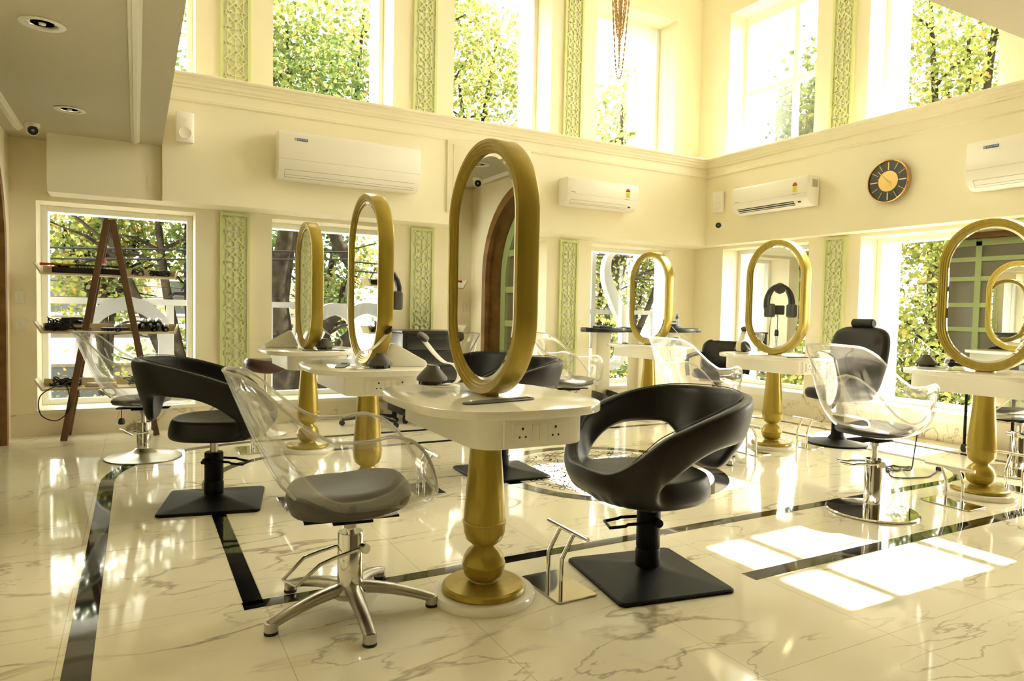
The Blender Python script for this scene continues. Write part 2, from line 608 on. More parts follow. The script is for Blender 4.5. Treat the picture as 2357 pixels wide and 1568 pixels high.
# bulkhead with cornice
b = MB()
b.box(MX, XB, YB, YW, ZS, ZC - 0.02)
b.box(-0.68, MX, YB + 0.06, YW, ZS, ZM)
struct(b.build('wall_bulkhead_left', M_wall, smooth=0))
b = MB().box(XB, XW, YN, YW, ZS, ZC - 0.02)
struct(b.build('wall_bulkhead_right', M_wall, smooth=0))
prof = [(0.0, ZC), (0.095, ZC), (0.10, ZC - 0.012), (0.092, ZC - 0.026), (0.07, ZC - 0.035), (0.066, ZC - 0.05), (0.05, ZC - 0.065), (0.04, ZC - 0.09), (0.022, ZC - 0.105), (0.022, ZC - 0.118), (0.012, ZC - 0.122), (0.0, ZC - 0.124)]
prof2 = [(0.0, ZC - 0.205), (0.010, ZC - 0.207), (0.018, ZC - 0.22), (0.014, ZC - 0.228), (0.020, ZC - 0.24), (0.008, ZC - 0.252), (0.0, ZC - 0.255)]
for i, pr_ in enumerate((prof, prof2)):
    b = MB().sweep(pr_, [lambda o, z: (MX, YB - o, z), lambda o, z: (XB - o, YB - o, z), lambda o, z: (XB - o, MY, z)])
    struct(b.build('trim_%d' % (3 + i), M_wall, smooth=25))
# skirting of marble
b = MB().box(XL, XB + 0.22, YW - 0.015, YW, 0, 0.2)
struct(b.build('baseboard_left', M_skirt, smooth=0))
b = MB().box(XW - 0.02, XW, YN, YW - 0.015, 0, 0.28)
struct(b.build('baseboard_right', M_skirt, smooth=0))
# sills
b = MB()
for a, c in L_OPEN:
    b.box(a - 0.02, c + 0.02, YW - 0.03, 8.12, 0.2, 0.235)
struct(b.build('trim_5', M_white, bevel=0.004))
b = MB()
for a, c in R_OPEN:
    b.box(XW - 0.035, 7.6, a - 0.0, c + 0.0, 0.2, 0.30)
struct(b.build('trim_6', M_white, bevel=0.004))

# mezzanine slab and ceilings
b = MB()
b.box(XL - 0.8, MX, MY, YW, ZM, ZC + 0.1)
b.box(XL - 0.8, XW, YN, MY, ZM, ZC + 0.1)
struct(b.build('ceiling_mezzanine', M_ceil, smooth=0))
b = MB().box(XL - 0.8, XO, YN, YO, ZTOP, ZTOP + 0.15)
struct(b.build('ceiling', M_white, smooth=0))
cprof = [(-0.035, 0), (-0.032, -0.012), (-0.018, -0.016), (-0.012, -0.028), (0.012, -0.028), (0.018, -0.016), (0.032, -0.012), (0.035, 0)]
for i, (x0, x1, y0, y1) in enumerate(((0.0, 0.0, -1.5, 7.2), (-0.87, -0.87, -1.5, 7.2))):
    b = MB().sweep(cprof, [lambda u, w, x=x0, y=y0: (x + u, y, ZM + w), lambda u, w, x=x1, y=y1: (x + u, y, ZM + w)])
    struct(b.build('trim_%d' % (7 + i), M_white, smooth=30))
b = MB().box(XL - 0.8, XO, YN - 0.2, YN, -0.2, ZTOP)
struct(b.build('wall_near', M_dimwall, smooth=0))

# door wall with an arched timber portal and glazed green doors
AY0, AY1, AZ, AR = 4.2, 7.27, 2.60, 0.95
def arch(inset, n=14):
    y0, y1, z1, r = AY0 + inset, AY1 - inset, AZ - inset, AR - inset * 0.6
    pts = [(y0, 0.0)]
    for k in range(n + 1):
        a = PI - (PI / 2) * k / n
        pts.append((y0 + r + r * math.cos(a), z1 - r + r * math.sin(a)))
    for k in range(n + 1):
        a = PI / 2 - (PI / 2) * k / n
        pts.append((y1 - r + r * math.cos(a), z1 - r + r * math.sin(a)))
    pts.append((y1, 0.0))
    return pts
def arch_band(q, o, i, x0, x1):
    n = len(o)
    vs = [(x, y, z) for x in (x0, x1) for L_ in (o, i) for y, z in L_]
    fs = []
    for k in range(n - 1):
        for base in (0, 2 * n):
            fs.append((base + k, base + k + 1, base + n + k + 1, base + n + k))
        fs.append((k, k + 1, 2 * n + k + 1, 2 * n + k))
        fs.append((n + k, n + k + 1, 3 * n + k + 1, 3 * n + k))
    return q.add(vs, fs)
b = MB()
b.box(XL - 0.3, XL, AY1, YW, 0, ZM)
b.box(XL - 0.3, XL, YN, AY0, 0, ZM)
ar = arch(0)
top = [(y, ZM) for y, z in ar]
arch_band(b, ar, top, XL - 0.3, XL)
b.box(XL - 0.8, XL - 0.3, YN, YW, ZC, ZTOP)
b.box(XL - 0.8, XL - 0.3, AY1 + 0.02, YW, 0, ZM)
b.box(XL - 0.8, XL - 0.3, YN, AY0 - 0.02, 0, ZM)
b.box(XL - 0.9, XL - 0.78, YN, YW, 0, ZTOP)
struct(b.build('wall_door', M_wall, smooth=30))
b = MB()
arch_band(b, arch(-0.02), arch(0.07), XL - 0.02, XL + 0.03)
arch_band(b, arch(0.0), arch(0.05), XL - 0.25, XL - 0.02)
o = struct(b.build('trim_9', M_archwood, smooth=40))
dr = MB()
i0, i1 = arch(0.06), arch(0.17)
arch_band(dr, i0, i1, XL - 0.24, XL - 0.18)
for yy in (5.15, 6.05):
    dr.box(XL - 0.24, XL - 0.18, yy - 0.045, yy + 0.045, 0, AZ - 0.1)
for zz in (0.25, 1.10, 1.49, 1.91, 2.22):
    dr.box(XL - 0.235, XL - 0.185, AY0 + (0.12 if zz < 2 else 0.75), AY1 - (0.12 if zz < 2 else 0.75), zz - 0.035, zz + 0.035)
door = struct(dr.build('door_1', M_doorgreen, smooth=30))
n_ = len(i0)
pn = MB()
pn.add([(XL - 0.22, y, z) for y, z in i0] + [(XL - 0.22, y, 0) for y, z in i0], [(k, k + 1, n_ + k + 1, n_ + k) for k in range(n_ - 1)])
pn.build('glass', M_dimglass, door, smooth=0)

# ------------------------------------------------------------------ windows
wn = 0
def win_frame(f, a, c, z0, z1, t=0.055, d=0.07, bars_u=(), bars_z=()):
    """f(u0,u1,d0,d1,z0,z1): frame boxes in the wall's own axes."""
    f(a, a + t, 0, d, z0, z1)
    f(c - t, c, 0, d, z0, z1)
    f(a + t, c - t, 0, d, z1 - t, z1)
    f(a + t, c - t, 0, d, z0, z0 + t)
    for u in bars_u:
        f(u - 0.035, u + 0.035, 0.004, d - 0.004, z0 + t, z1 - t)
    for z in bars_z:
        f(a + t, c - t, 0.006, d - 0.006, z - 0.035, z + 0.035)
def add_window(side, a, c, z0, z1, bars_u=(), bars_z=(), blind=True):
    global wn
    wn += 1
    q = MB()
    if side == 'L':
        f = lambda u0, u1, d0, d1, p0, p1: q.box(u0, u1, 8.02 + d0, 8.02 + d1, p0, p1)
    else:
        f = lambda u0, u1, d0, d1, p0, p1: q.box(7.55 + d0, 7.55 + d1, u0, u1, p0, p1)
    win_frame(f, a, c, z0, z1, bars_u=bars_u, bars_z=bars_z)
    w = struct(q.build('window_%d' % wn, M_frame, bevel=0.004, seg=1, smooth=0))
    g = MB()
    if side == 'L':
        g.box(a + 0.03, c - 0.03, 8.05, 8.056, z0 + 0.03, z1 - 0.03)
    else:
        g.box(7.58, 7.586, a + 0.03, c - 0.03, z0 + 0.03, z1 - 0.03)
    g.build('glass', M_pane, w, smooth=0)
    return w
for a, c in L_OPEN:
    add_window('L', a, c, LOW[0] + 0.035, LOW[1])
    add_window('L', a, c, *UPP)
for i, (a, c) in enumerate(R_OPEN):
    add_window('R', a, c, LOW[0] + 0.1, LOW[1], bars_u=((a + c) / 2,) if i == 0 else ())
    if i == 0:
        w = add_window('R', a, c, *UPP, bars_u=(6.24,), bars_z=(4.35, 5.33))
        h = MB().obox((7.53, 6.18, 4.75), (1, 0, 0), (0, 1, 0), (0, 0, 1), 0.012, 0.014, 0.05)
        h.build('window_handle', M_frame, w, bevel=0.004)
    else:
        add_window('R', a, c, UPP[0], 6.15, bars_u=(2.44,) if i == 2 else (), bars_z=(4.35, 5.33) if i == 2 else ())

# ------------------------------------------------------------------ lattice panels
def lattice(name, label, z0, z1, side, u, flip_start=False):
    w, t = 0.145, 0.028
    r = thing(name, label, 'lattice panel', group='pale green lattice panels')
    def P(x, z, d):
        return (u + x, YW - d, z) if side == 'L' else (XW - d, u - x, z)
    def bx(q, x0, x1, za, zb, d0, d1):
        c = [P(x, z, d) for x in (x0, x1) for z in (za, zb) for d in (d0, d1)]
        xs, ys, zs = zip(*c)
        q.box(min(xs), max(xs), min(ys), max(ys), min(zs), max(zs))
    q = MB()
    bx(q, -w, -w + t, z0, z1, 0.0, 0.03)
    bx(q, w - t, w, z0, z1, 0.0, 0.03)
    bx(q, -w + t, w - t, z0, z0 + t, 0.0, 0.03)
    bx(q, -w + t, w - t, z1 - t, z1, 0.0, 0.03)
    q.build('frame', M_green, r, smooth=0)
    q = MB()
    bx(q, -w + 0.004, w - 0.004, z0 + 0.004, z1 - 0.004, 0.0, 0.004)
    q.build('backing', M_back, r, smooth=0)
    q = MB()
    p, s, d, hw = 0.157, 0.076, 0.029, 0.0072
    xi = w - t + 0.002
    za, zb = z0 + t - 0.002, z1 - t + 0.002
    nb = [0]
    def bar(x0, y0, x1, y1):
        if max(y0, y1) > zb or min(y0, y1) < za:
            if y0 == y1:
                return
            if y0 > y1:
                x0, y0, x1, y1 = x1, y1, x0, y0
            if y1 <= za or y0 >= zb:
                return
            if y0 < za:
                k = (za - y0) / (y1 - y0)
                x0, y0 = x0 + (x1 - x0) * k, za
            if y1 > zb:
                k = (zb - y0) / (y1 - y0)
                x1, y1 = x0 + (x1 - x0) * k, zb
        nb[0] += 1
        dd = 0.012 + 0.0005 * (nb[0] % 9)
        a, b_ = Vector(P(x0, y0, dd)), Vector(P(x1, y1, dd))
        dr_ = b_ - a
        if dr_.length < 1e-4:
            return
        dr_.normalize()
        nn = Vector((0, 1, 0)) if side == 'L' else Vector((1, 0, 0))
        q.obox((a + b_) / 2, dr_, nn.cross(dr_), nn, (b_ - a).length / 2 + hw * 0.8, hw, 0.006)
    n = int((z1 - z0) / p) + 3
    for k in range(-1, n):
        zc = z1 - 0.11 - k * p
        zs = zc + p / 2
        for cx, cz in ((0, zc), (-s, zs), (s, zs)):
            bar(cx - d, cz, cx, cz + d), bar(cx, cz + d, cx + d, cz), bar(cx + d, cz, cx, cz - d), bar(cx, cz - d, cx - d, cz)
        bar(0, zc + d, 0, zc + p - d)
        for sg in (-1, 1):
            bar(sg * d, zc, sg * s, zs - d)
            bar(sg * d, zc, sg * s, zs - p + d)
            bar(sg * (s - d), zs, 0, zs)
            bar(sg * (s + d), zs, sg * xi, zs)
            bar(sg * s, zs - d, sg * s, zs - p + d)
    q.build('lattice', M_green, r, smooth=0)
    return r
for u, low, up in ((0.90, 'green lattice panel reaching the floor between ladder shelf window and tree window', 'green lattice panel above the cornice, first from the mezzanine'),
                   (2.96, 'green lattice panel behind the dark drawer cabinet', 'green lattice panel above the cornice, second from the mezzanine'),
                   (5.02, 'green lattice panel between front mirror and tray trolleys', 'green lattice panel above the cornice, just left of the bead chandelier')):
    lattice('lattice_panel', low, 0.22, 2.19, 'L', u)
    lattice('lattice_panel', up, 3.3, 5.5, 'L', u)
for u, low, up in ((5.315, 'green lattice panel behind the headrest chair, below the clock', 'green lattice panel above the cornice, over the clock wall'),
                   (3.28, 'green lattice panel showing at the right edge behind the largest right mirror', 'green lattice panel above the cornice, hidden by the low ceiling at right')):
    lattice('lattice_panel', low, 0.32, 2.19, 'R', u)
    if u > 5:
        lattice('lattice_panel', up, 3.3, 5.5, 'R', u)

# ------------------------------------------------------------------ floor inlays
def ribbon(q, pts, w, z=0.0012):
    P = []
    for x, y in pts:
        if not P or (Vector((x, y)) - P[-1]).length > 1e-4:
            P.append(Vector((x, y)))
    vs, fs = [], []
    for i, p in enumerate(P):
        a = P[max(i - 1, 0)]
        c = P[min(i + 1, len(P) - 1)]
        d1 = (p - a).normalized() if i > 0 else (c - p).normalized()
        d2 = (c - p).normalized() if i < len(P) - 1 else d1
        t = (d1 + d2).normalized()
        k = 1 / max(0.3, t.dot(d1))
        n = Vector((-t.y, t.x)) * (w / 2 * k)
        for sg in (1, -1):
            for zz in (-0.004, z):
                vs.append((p.x + n.x * sg, p.y + n.y * sg, zz))
    for i in range(len(P) - 1):
        o = i * 4
        fs += [(o + 1, o + 5, o + 7, o + 3), (o, o + 4, o + 5, o + 1), (o + 2, o + 3, o + 7, o + 6)]
    q.add(vs, fs)
def arc(cx, cy, r, a0, a1, n=14):
    return [(cx + r * math.cos(math.radians(a0 + (a1 - a0) * i / n)), cy + r * math.sin(math.radians(a0 + (a1 - a0) * i / n))) for i in range(n + 1)]
b = MB()
ribbon(b, [(-0.178, -2.0), (-0.178, 5.45)] + arc(0.97, 5.45, 1.148, 180, 90) + [(5.6, 6.598)] + arc(5.6, 5.45, 1.148, 90, 0) + [(6.748, 2.28), (2.57, 2.28)], 0.088)
struct(b.build('trim_10', M_black_stone, smooth=0))
b = MB()
ribbon(b, [(0.43, 2.975), (0.43, 5.05)] + arc(1.35, 5.05, 0.92, 180, 90) + [(5.2, 5.97)] + arc(5.2, 5.05, 0.92, 90, 0) + [(6.12, 3.6)] + arc(5.5, 3.6, 0.62, 0, -90) + [(0.386, 2.975)], 0.078)
struct(b.build('trim_11', M_black_stone, smooth=0))
MCX, MCY = 3.28, 4.36
b = MB()
ribbon(b, arc(MCX, MCY, 0.87, 0, 360, 72), 0.11)
struct(b.build('trim_12', M_black_stone, smooth=0))
b = MB().add([(MCX, MCY, 0.0008)] + [(MCX + 0.815 * math.cos(2 * PI * k / 64), MCY + 0.815 * math.sin(2 * PI * k / 64), 0.0008) for k in range(64)], [(0, 1 + k, 1 + (k + 1) % 64) for k in range(64)])
struct(b.build('floor_medallion', M_med_white, smooth=0))
b = MB()
def petal(cx, cy, ang, l, w):
    pts = []
    for k in range(13):
        t = 2 * PI * k / 12
        u = l * (0.5 - 0.5 * math.cos(t))
        v = w * math.sin(t) * (0.6 + 0.4 * u / l)
        pts.append((cx + (u + 0.018) * math.cos(ang) - v * math.sin(ang), cy + (u + 0.018) * math.sin(ang) + v * math.cos(ang)))
    ribbon(b, pts, 0.007, 0.0018)
def rosette(cx, cy, r, n=8):
    for k in range(n):
        petal(cx, cy, 2 * PI * k / n, r, r * 0.26)
    b.add([(cx + 0.014 * math.cos(2 * PI * k / 10), cy + 0.014 * math.sin(2 * PI * k / 10), 0.0018) for k in range(10)], [tuple(range(10))])
def scroll(cx, cy, a0, sgn, r=0.075):
    pts = []
    for k in range(22):
        t = k / 21
        rr = r * (1 - 0.75 * t)
        a = a0 + sgn * t * 4.6
        pts.append((cx + rr * math.cos(a), cy + rr * math.sin(a)))
    ribbon(b, pts, 0.009, 0.0018)
rosette(MCX, MCY, 0.13, 12)
for ring, cnt, rr in ((0.30, 8, 0.075), (0.66, 14, 0.085)):
    for k in range(cnt):
        a = 2 * PI * k / cnt
        cx, cy = MCX + ring * math.cos(a), MCY + ring * math.sin(a)
        rosette(cx, cy, rr, 8)
        a2 = a + PI / cnt
        for dr_ in (-0.075, 0.075):
            cx, cy = MCX + (ring + dr_) * math.cos(a2), MCY + (ring + dr_) * math.sin(a2)
            scroll(cx, cy, a2 + PI / 2, 1)
            scroll(cx, cy, a2 - PI / 2, -1, 0.06)
for k in range(16):
    a = 2 * PI * k / 16
    cx, cy = MCX + 0.47 * math.cos(a), MCY + 0.47 * math.sin(a)
    scroll(cx, cy, a, 1, 0.085)
    scroll(cx, cy, a + PI, -1, 0.07)
    ribbon(b, [(MCX + (0.40 + 0.16 * t / 6) * math.cos(a + 0.1 * math.sin(t)), MCY + (0.40 + 0.16 * t / 6) * math.sin(a + 0.1 * math.sin(t))) for t in range(7)], 0.007, 0.0018)
struct(b.build('floor_medallion_pattern', M_black_stone, smooth=0))

# ------------------------------------------------------------------ styling stations
ZT = 0.885
def capsule_ring(w, h, n=40):
    """centres and directions of a capsule outline in (y,z)."""
    r = w / 2
    out = []
    for cz, a0 in ((h - r, 0), (r, 180)):
        for i in range(n + 1):
            a = math.radians(a0 + 180 * i / n)
            out.append((cz, math.cos(a), math.sin(a)))
    return out
def make_station(loc, label):
    r = thing('styling_station', label, 'styling station', loc, 0, 'white and gold styling stations')
    MB().lathe([(0.222, 0), (0.226, 0.006), (0.226, 0.026), (0.220, 0.034)], n=56).build('plinth', M_top, r)
    prof_ = [(0.178, 0.034), (0.182, 0.042), (0.178, 0.056), (0.168, 0.063), (0.085, 0.070), (0.062, 0.074), (0.060, 0.08), (0.082, 0.10), (0.091, 0.125), (0.0925, 0.143), (0.0945, 0.146), (0.0945, 0.152), (0.0925, 0.155), (0.088, 0.178), (0.072, 0.205), (0.052, 0.222), (0.048, 0.232), (0.060, 0.240), (0.078, 0.256), (0.089, 0.285), (0.092, 0.315), (0.092, 0.326), (0.0955, 0.328), (0.0955, 0.337), (0.0915, 0.339), (0.088, 0.40), (0.082, 0.48), (0.074, 0.58), (0.068, 0.66), (0.066, 0.735)]
    MB().lathe(prof_, n=56).build('pedestal', M_gold, r, smooth=30)
    ax, ay0, ay1 = 0.245, -0.425, 0.425
    MB().prism(rrect(ax, 0.425, 0.10, 10), 0.735, 0.855).build('apron', M_apron, r, smooth=30, bevel=0.003, seg=1)
    MB().prism(superell(0.405, 0.485, 96, 3.0), 0.852, ZT).build('tabletop', M_top, r, smooth=45, bevel=0.004)
    sp = MB().box(-0.145, 0.145, -0.436, -0.424, 0.742, 0.848).build('socket_panel', M_plastic, r, bevel=0.004)
    MB().box(-0.112, 0.112, -0.4415, -0.434, 0.757, 0.835).build('cover_frame', M_plastic, sp, bevel=0.002)
    for sx in (-0.072, 0.072):
        MB().box(sx - 0.032, sx + 0.032, -0.4445, -0.440, 0.763, 0.829).build('socket', M_plastic, sp, bevel=0.0015)
        for hx, hz, hr in ((0, 0.812, 0.0055), (-0.013, 0.781, 0.0042), (0.013, 0.781, 0.0042)):
            MB().cyl((sx + hx, -0.4452, hz), (sx + hx, -0.4440, hz), hr, n=14).build('socket_hole', M_hole, sp)
    for sx in (-0.016, 0.016):
        MB().box(sx - 0.0145, sx + 0.0145, -0.4465, -0.440, 0.763, 0.829).build('switch', M_plastic, sp, bevel=0.002)
    # oval mirror on the top
    w, h, t = 0.675, 1.08, 0.048
    R_ = w / 2
    mp = [(0, -0.040), (0.004, -t), (0.018, -t), (0.020, -0.044), (0.030, -0.044), (0.033, -0.038), (0.043, -0.038), (0.046, -0.031), (0.056, -0.030), (0.058, -0.020), (0.058, 0.020), (0.056, 0.030), (0.046, 0.031), (0.043, 0.038), (0.033, 0.038), (0.030, 0.044), (0.020, 0.044), (0.018, t), (0.004, t), (0, 0.040)]
    rings = []
    cr = capsule_ring(w, h)
    for cz, c_, s_ in cr:
        rings.append(lambda o, x, cz=cz, c_=c_, s_=s_: (x, (R_ - o) * c_, ZT + 0.004 + cz + (R_ - o) * s_))
    mf = MB().sweep(mp, rings, closed=True).build('mirror_frame', M_gold, r, smooth=28)
    for sx in (-1, 1):
        q = MB()
        n = len(cr)
        for o in (0.052, 0.072):
            x = 0.022 if o < 0.06 else 0.0265
            q.v += [(sx * x, (R_ - o) * c_, ZT + 0.004 + cz + (R_ - o) * s_) for cz, c_, s_ in cr]
        q.f += [(i, (i + 1) % n, n + (i + 1) % n, n + i) for i in range(n)]
        q.f.append(tuple(range(n, 2 * n)))
        q.build('mirror_glass', M_mirror, mf, smooth=0)
    MB().box(-0.03, 0.03, -0.055, 0.055, ZT - 0.002, ZT + 0.012).build('mirror_mount', M_gold, r, bevel=0.003)
    return r
st_ = make_station((1.33, 2.64, 0), 'front gold pedestal station, largest, with brown comb strap below its oval mirror')
dup(st_, (1.31, 4.30, 0), 0, 'second gold pedestal station behind the front one, with white tissue box beside its mirror', 'white and gold styling stations')
dup(st_, (1.31, 6.05, 0), 0, 'farthest white and gold station on the left, in front of the tree window', 'white and gold styling stations')
dup(st_, (5.30, 2.65, 0), 0, 'white and gold station cut by the right edge, mirrors repeating inside its mirror', 'white and gold styling stations')
dup(st_, (5.31, 4.50, 0), 0, 'white and gold station in front of the headrest chair, mirror showing the hood dryer', 'white and gold styling stations')
dup(st_, (5.30, 6.30, 0), 0, 'smallest white and gold station near the corner, beside the black tray trolleys', 'white and gold styling stations')

# ------------------------------------------------------------------ chairs
def grid_mesh(q, P, nu, nv, wrap=True, skip=None, thick=None):
    o = len(q.v)
    for j in range(nv):
        for i in range(nu):
            q.v.append(tuple(P(i, j)))
    for j in range(nv - 1):
        for i in range(nu if wrap else nu - 1):
            k = (i + 1) % nu
            if skip and skip(i, j):
                continue
            q.f.append((o + j * nu + i, o + j * nu + k, o + (j + 1) * nu + k, o + (j + 1) * nu + i))

def sup_r(phi, a, b_, p):
    return 1.0 / ((abs(math.cos(phi)) / a) ** p + (abs(math.sin(phi)) / b_) ** p) ** (1 / p)

RIM = [(0, 1.0), (32, 0.992), (43, 0.955), (53, 0.875), (64, 0.80), (77, 0.755), (92, 0.755), (108, 0.768), (122, 0.750), (134, 0.70), (145, 0.63), (156, 0.55), (167, 0.49), (180, 0.465)]
def shell_pt(phi, t, z0=0.405):
    """clear tub: phi 0 = back (-x), t 0 bottom centre .. 1 rim."""
    dg = abs(math.degrees(phi))
    H = seg_table(RIM, dg)
    R_ = sup_r(phi, 0.295 if dg < 90 else 0.312, 0.30, 2.7 - 0.4 * max(0.0, -math.cos(phi)))
    th = t * PI / 2
    rr = R_ * math.sin(th) ** 0.62
    z = z0 + (H - z0) * (1 - max(0.0, math.cos(th)) ** 0.62)
    x, y = -rr * math.cos(phi), rr * math.sin(phi)
    up = max(0.0, z - 0.46)
    back = max(0.0, math.cos(phi))
    x -= 0.30 * up * back ** 1.0 + 0.10 * up * up * back
    y *= 1 + 0.16 * up
    if dg > 120:
        x += 0.05 * (dg - 120) / 60
    return Vector((x, y, z))
def puff(a, b_, z0, z1, p=3.0, n=48, dome=0.012):
    q = MB()
    rows = [(0.0, z0), (0.80, z0), (0.95, z0 + (z1 - z0) * 0.12), (1.0, z0 + (z1 - z0) * 0.45), (0.985, z0 + (z1 - z0) * 0.75), (0.92, z1 - 0.003), (0.75, z1 + dome * 0.4), (0.4, z1 + dome), (0.0, z1 + dome)]
    rows[0] = (0.02, z0)
    rows[-1] = (0.02, z1 + dome)
    ol = superell(a, b_, n, p)
    for s_, z in rows:
        q.v += [(x * s_, y * s_, z) for x, y in ol]
    for k in range(len(rows) - 1):
        q.f += [(k * n + i, k * n + (i + 1) % n, (k + 1) * n + (i + 1) % n, (k + 1) * n + i) for i in range(n)]
    q.f += [tuple(range(n))[::-1], tuple((len(rows) - 1) * n + i for i in range(n))]
    return q

def pump_lever(parent, m, z=0.25, r=0.0075, reach=0.26, drop=0.07, ang=PI, w=0.05, cr=0.05):
    """U-shaped foot lever with its clamp on the column."""
    q = MB()
    ca, sa = math.cos(ang), math.sin(ang)
    def T(u, v, zz):
        return (u * ca - v * sa, u * sa + v * ca, zz)
    pts = [T(-0.02, -w, z), T(0.12, -w * 1.05, z - 0.005), T(reach * 0.66, -w * 1.1, z - 0.012), T(reach, -w * 0.95, z - drop), T(reach + 0.004, w * 0.95, z - drop), T(reach * 0.66, w * 1.1, z - 0.012), T(0.12, w * 1.05, z - 0.005), T(-0.02, w, z)]
    q.tube(pts, r, 10)
    o = q.build('foot_lever', m, parent)
    q = MB().cyl(T(-0.025, -cr * 1.5, z), T(-0.025, cr * 1.5, z), 0.02)
    q.cyl(T(-0.025, -cr * 1.5 - 0.03, z), T(-0.025, -cr * 1.5, z), 0.012, 0.017)
    q.build('lever_clamp', m, o)
    return o

def star_base(r, m=M_alu, rot=0.0, L=0.35, casters=False):
    hub = MB().lathe([(0.055, 0.055), (0.07, 0.06), (0.075, 0.085), (0.058, 0.105), (0.05, 0.11)]).build('star_base', m, r)
    for k in range(5):
        a = rot + 2 * PI * k / 5
        ca, sa = math.cos(a), math.sin(a)
        q = MB()
        P = []
        for j in range(13):
            t = j / 12
            u = 0.03 + (L - 0.03) * t
            z = 0.096 - 0.012 * t - 0.052 * t * t
            P.append((u, z, 0.034 - 0.010 * t, 0.026 - 0.008 * t))
        rings = []
        pf = [(math.cos(2 * PI * i / 12), math.sin(2 * PI * i / 12)) for i in range(12)]
        for u, z, hw, hh in P:
            rings.append(lambda cy, cz, u=u, z=z, hw=hw, hh=hh: (u * ca - hw * cy * sa, u * sa + hw * cy * ca, z + hh * math.copysign(abs(cz) ** 0.7, cz)))
        q.sweep(pf, rings)
        q.cyl((L * ca - 0.012 * ca, L * sa - 0.012 * sa, 0.012), (L * ca - 0.012 * ca, L * sa - 0.012 * sa, 0.045), 0.026, 0.025)
        lg = q.build('leg', m, hub, smooth=50)
        MB().cyl((L * ca - 0.012 * ca, L * sa - 0.012 * sa, 0.0), (L * ca - 0.012 * ca, L * sa - 0.012 * sa, 0.012), 0.0265).build('foot', M_rubber, hub)
    return hub

def make_clear(label, loc, rz, base, lift=0.0, cush=M_grey_cushion, thick=0.085, lever=PI):
    r = thing('acrylic_salon_chair', label, 'salon chair', loc, rz, 'clear acrylic salon chairs')
    nu, nv = 96, 26
    q = MB()
    def P(i, j):
        p_ = shell_pt(-PI + 2 * PI * i / nu, 0.06 + 0.94 * j / (nv - 1))
        return p_ + Vector((0, 0, lift))
    def skip(i, j):
        ph = abs(-PI + 2 * PI * (i + 0.5) / nu)
        t = 0.06 + 0.94 * (j + 0.5) / (nv - 1)
        return ph < 0.50 and 0.43 < t < 0.56
    grid_mesh(q, P, nu, nv, skip=skip)
    q.f.append(tuple(len(q.v) - nu * nv + i for i in range(nu)))
    sh = q.build('shell', M_acrylic, r, smooth=60)
    md = sh.modifiers.new('thickness', 'SOLIDIFY')
    md.thickness = 0.009
    md.offset = 0
    rim = [shell_pt(-PI + 2 * PI * i / 120, 1.0) + Vector((0, 0, lift)) for i in range(120)]
    MB().tube(rim, 0.0068, 8, closed=True).build('shell_rim', M_rim, sh)
    hole = []
    for k in range(40):
        a = 2 * PI * k / 40
        c_, s_ = math.cos(a), math.sin(a)
        hole.append(shell_pt(0.53 * math.copysign(abs(c_) ** 0.5, c_), 0.495 + 0.072 * math.copysign(abs(s_) ** 0.55, s_)) + Vector((0, 0, lift)))
    MB().tube(hole, 0.006, 8, closed=True).build('slot_rim', M_rim, sh)
    q = puff(0.245 if thick > 0.06 else 0.215, 0.235 if thick > 0.06 else 0.20, 0.425 + lift, 0.425 + lift + thick)
    q.v = [(x - 0.01, y, z + 0.025 * (x > 0) * x / 0.25) for x, y, z in q.v]
    q.build('seat_cushion', cush, r, smooth=60)
    q = MB().box(-0.19, 0.19, -0.06, 0.06, 0.386 + lift, 0.396 + lift)
    q.box(-0.08, 0.08, -0.075, 0.075, 0.377 + lift, 0.388 + lift)
    q.build('seat_plate', M_blackmetal, r, bevel=0.002)
    MB().cyl((0, 0, 0.345 + lift), (0, 0, 0.38 + lift), 0.028).build('collar', M_alu, r)
    MB().cyl((0, 0, 0.10), (0, 0, 0.35 + lift), 0.019).build('lift_rod', M_chrome, r)
    if base == 'star':
        MB().lathe([(0.052, 0.10), (0.052, 0.322), (0.049, 0.327), (0.02, 0.327)]).build('column', M_chrome, r)
        star_base(r, rot=1.01)
        pump_lever(r, M_chrome, z=0.262, reach=0.28, ang=lever)
    elif base == 'dome':
        MB().lathe([(0.053, 0.055), (0.053, 0.285), (0.05, 0.29), (0.02, 0.29)]).build('column', M_chrome, r)
        MB().lathe([(0.275, 0), (0.282, 0.004), (0.28, 0.010), (0.20, 0.026), (0.12, 0.042), (0.08, 0.056), (0.06, 0.075), (0.053, 0.08)], n=64).build('disc_base', M_alu, r)
        pump_lever(r, M_chrome, z=0.21, reach=0.16, drop=-0.03, ang=lever)
    elif base == 'disc':
        MB().lathe([(0.052, 0.02), (0.052, 0.34), (0.049, 0.345), (0.02, 0.345)]).build('column', M_chrome, r)
        MB().lathe([(0.272, 0), (0.275, 0.004), (0.275, 0.010), (0.268, 0.016), (0.10, 0.021), (0.053, 0.022)], n=72).build('disc_base', M_plate, r, smooth=20)
        pump_lever(r, M_chrome, z=0.32, reach=0.22, drop=0.0, ang=lever)
    return r

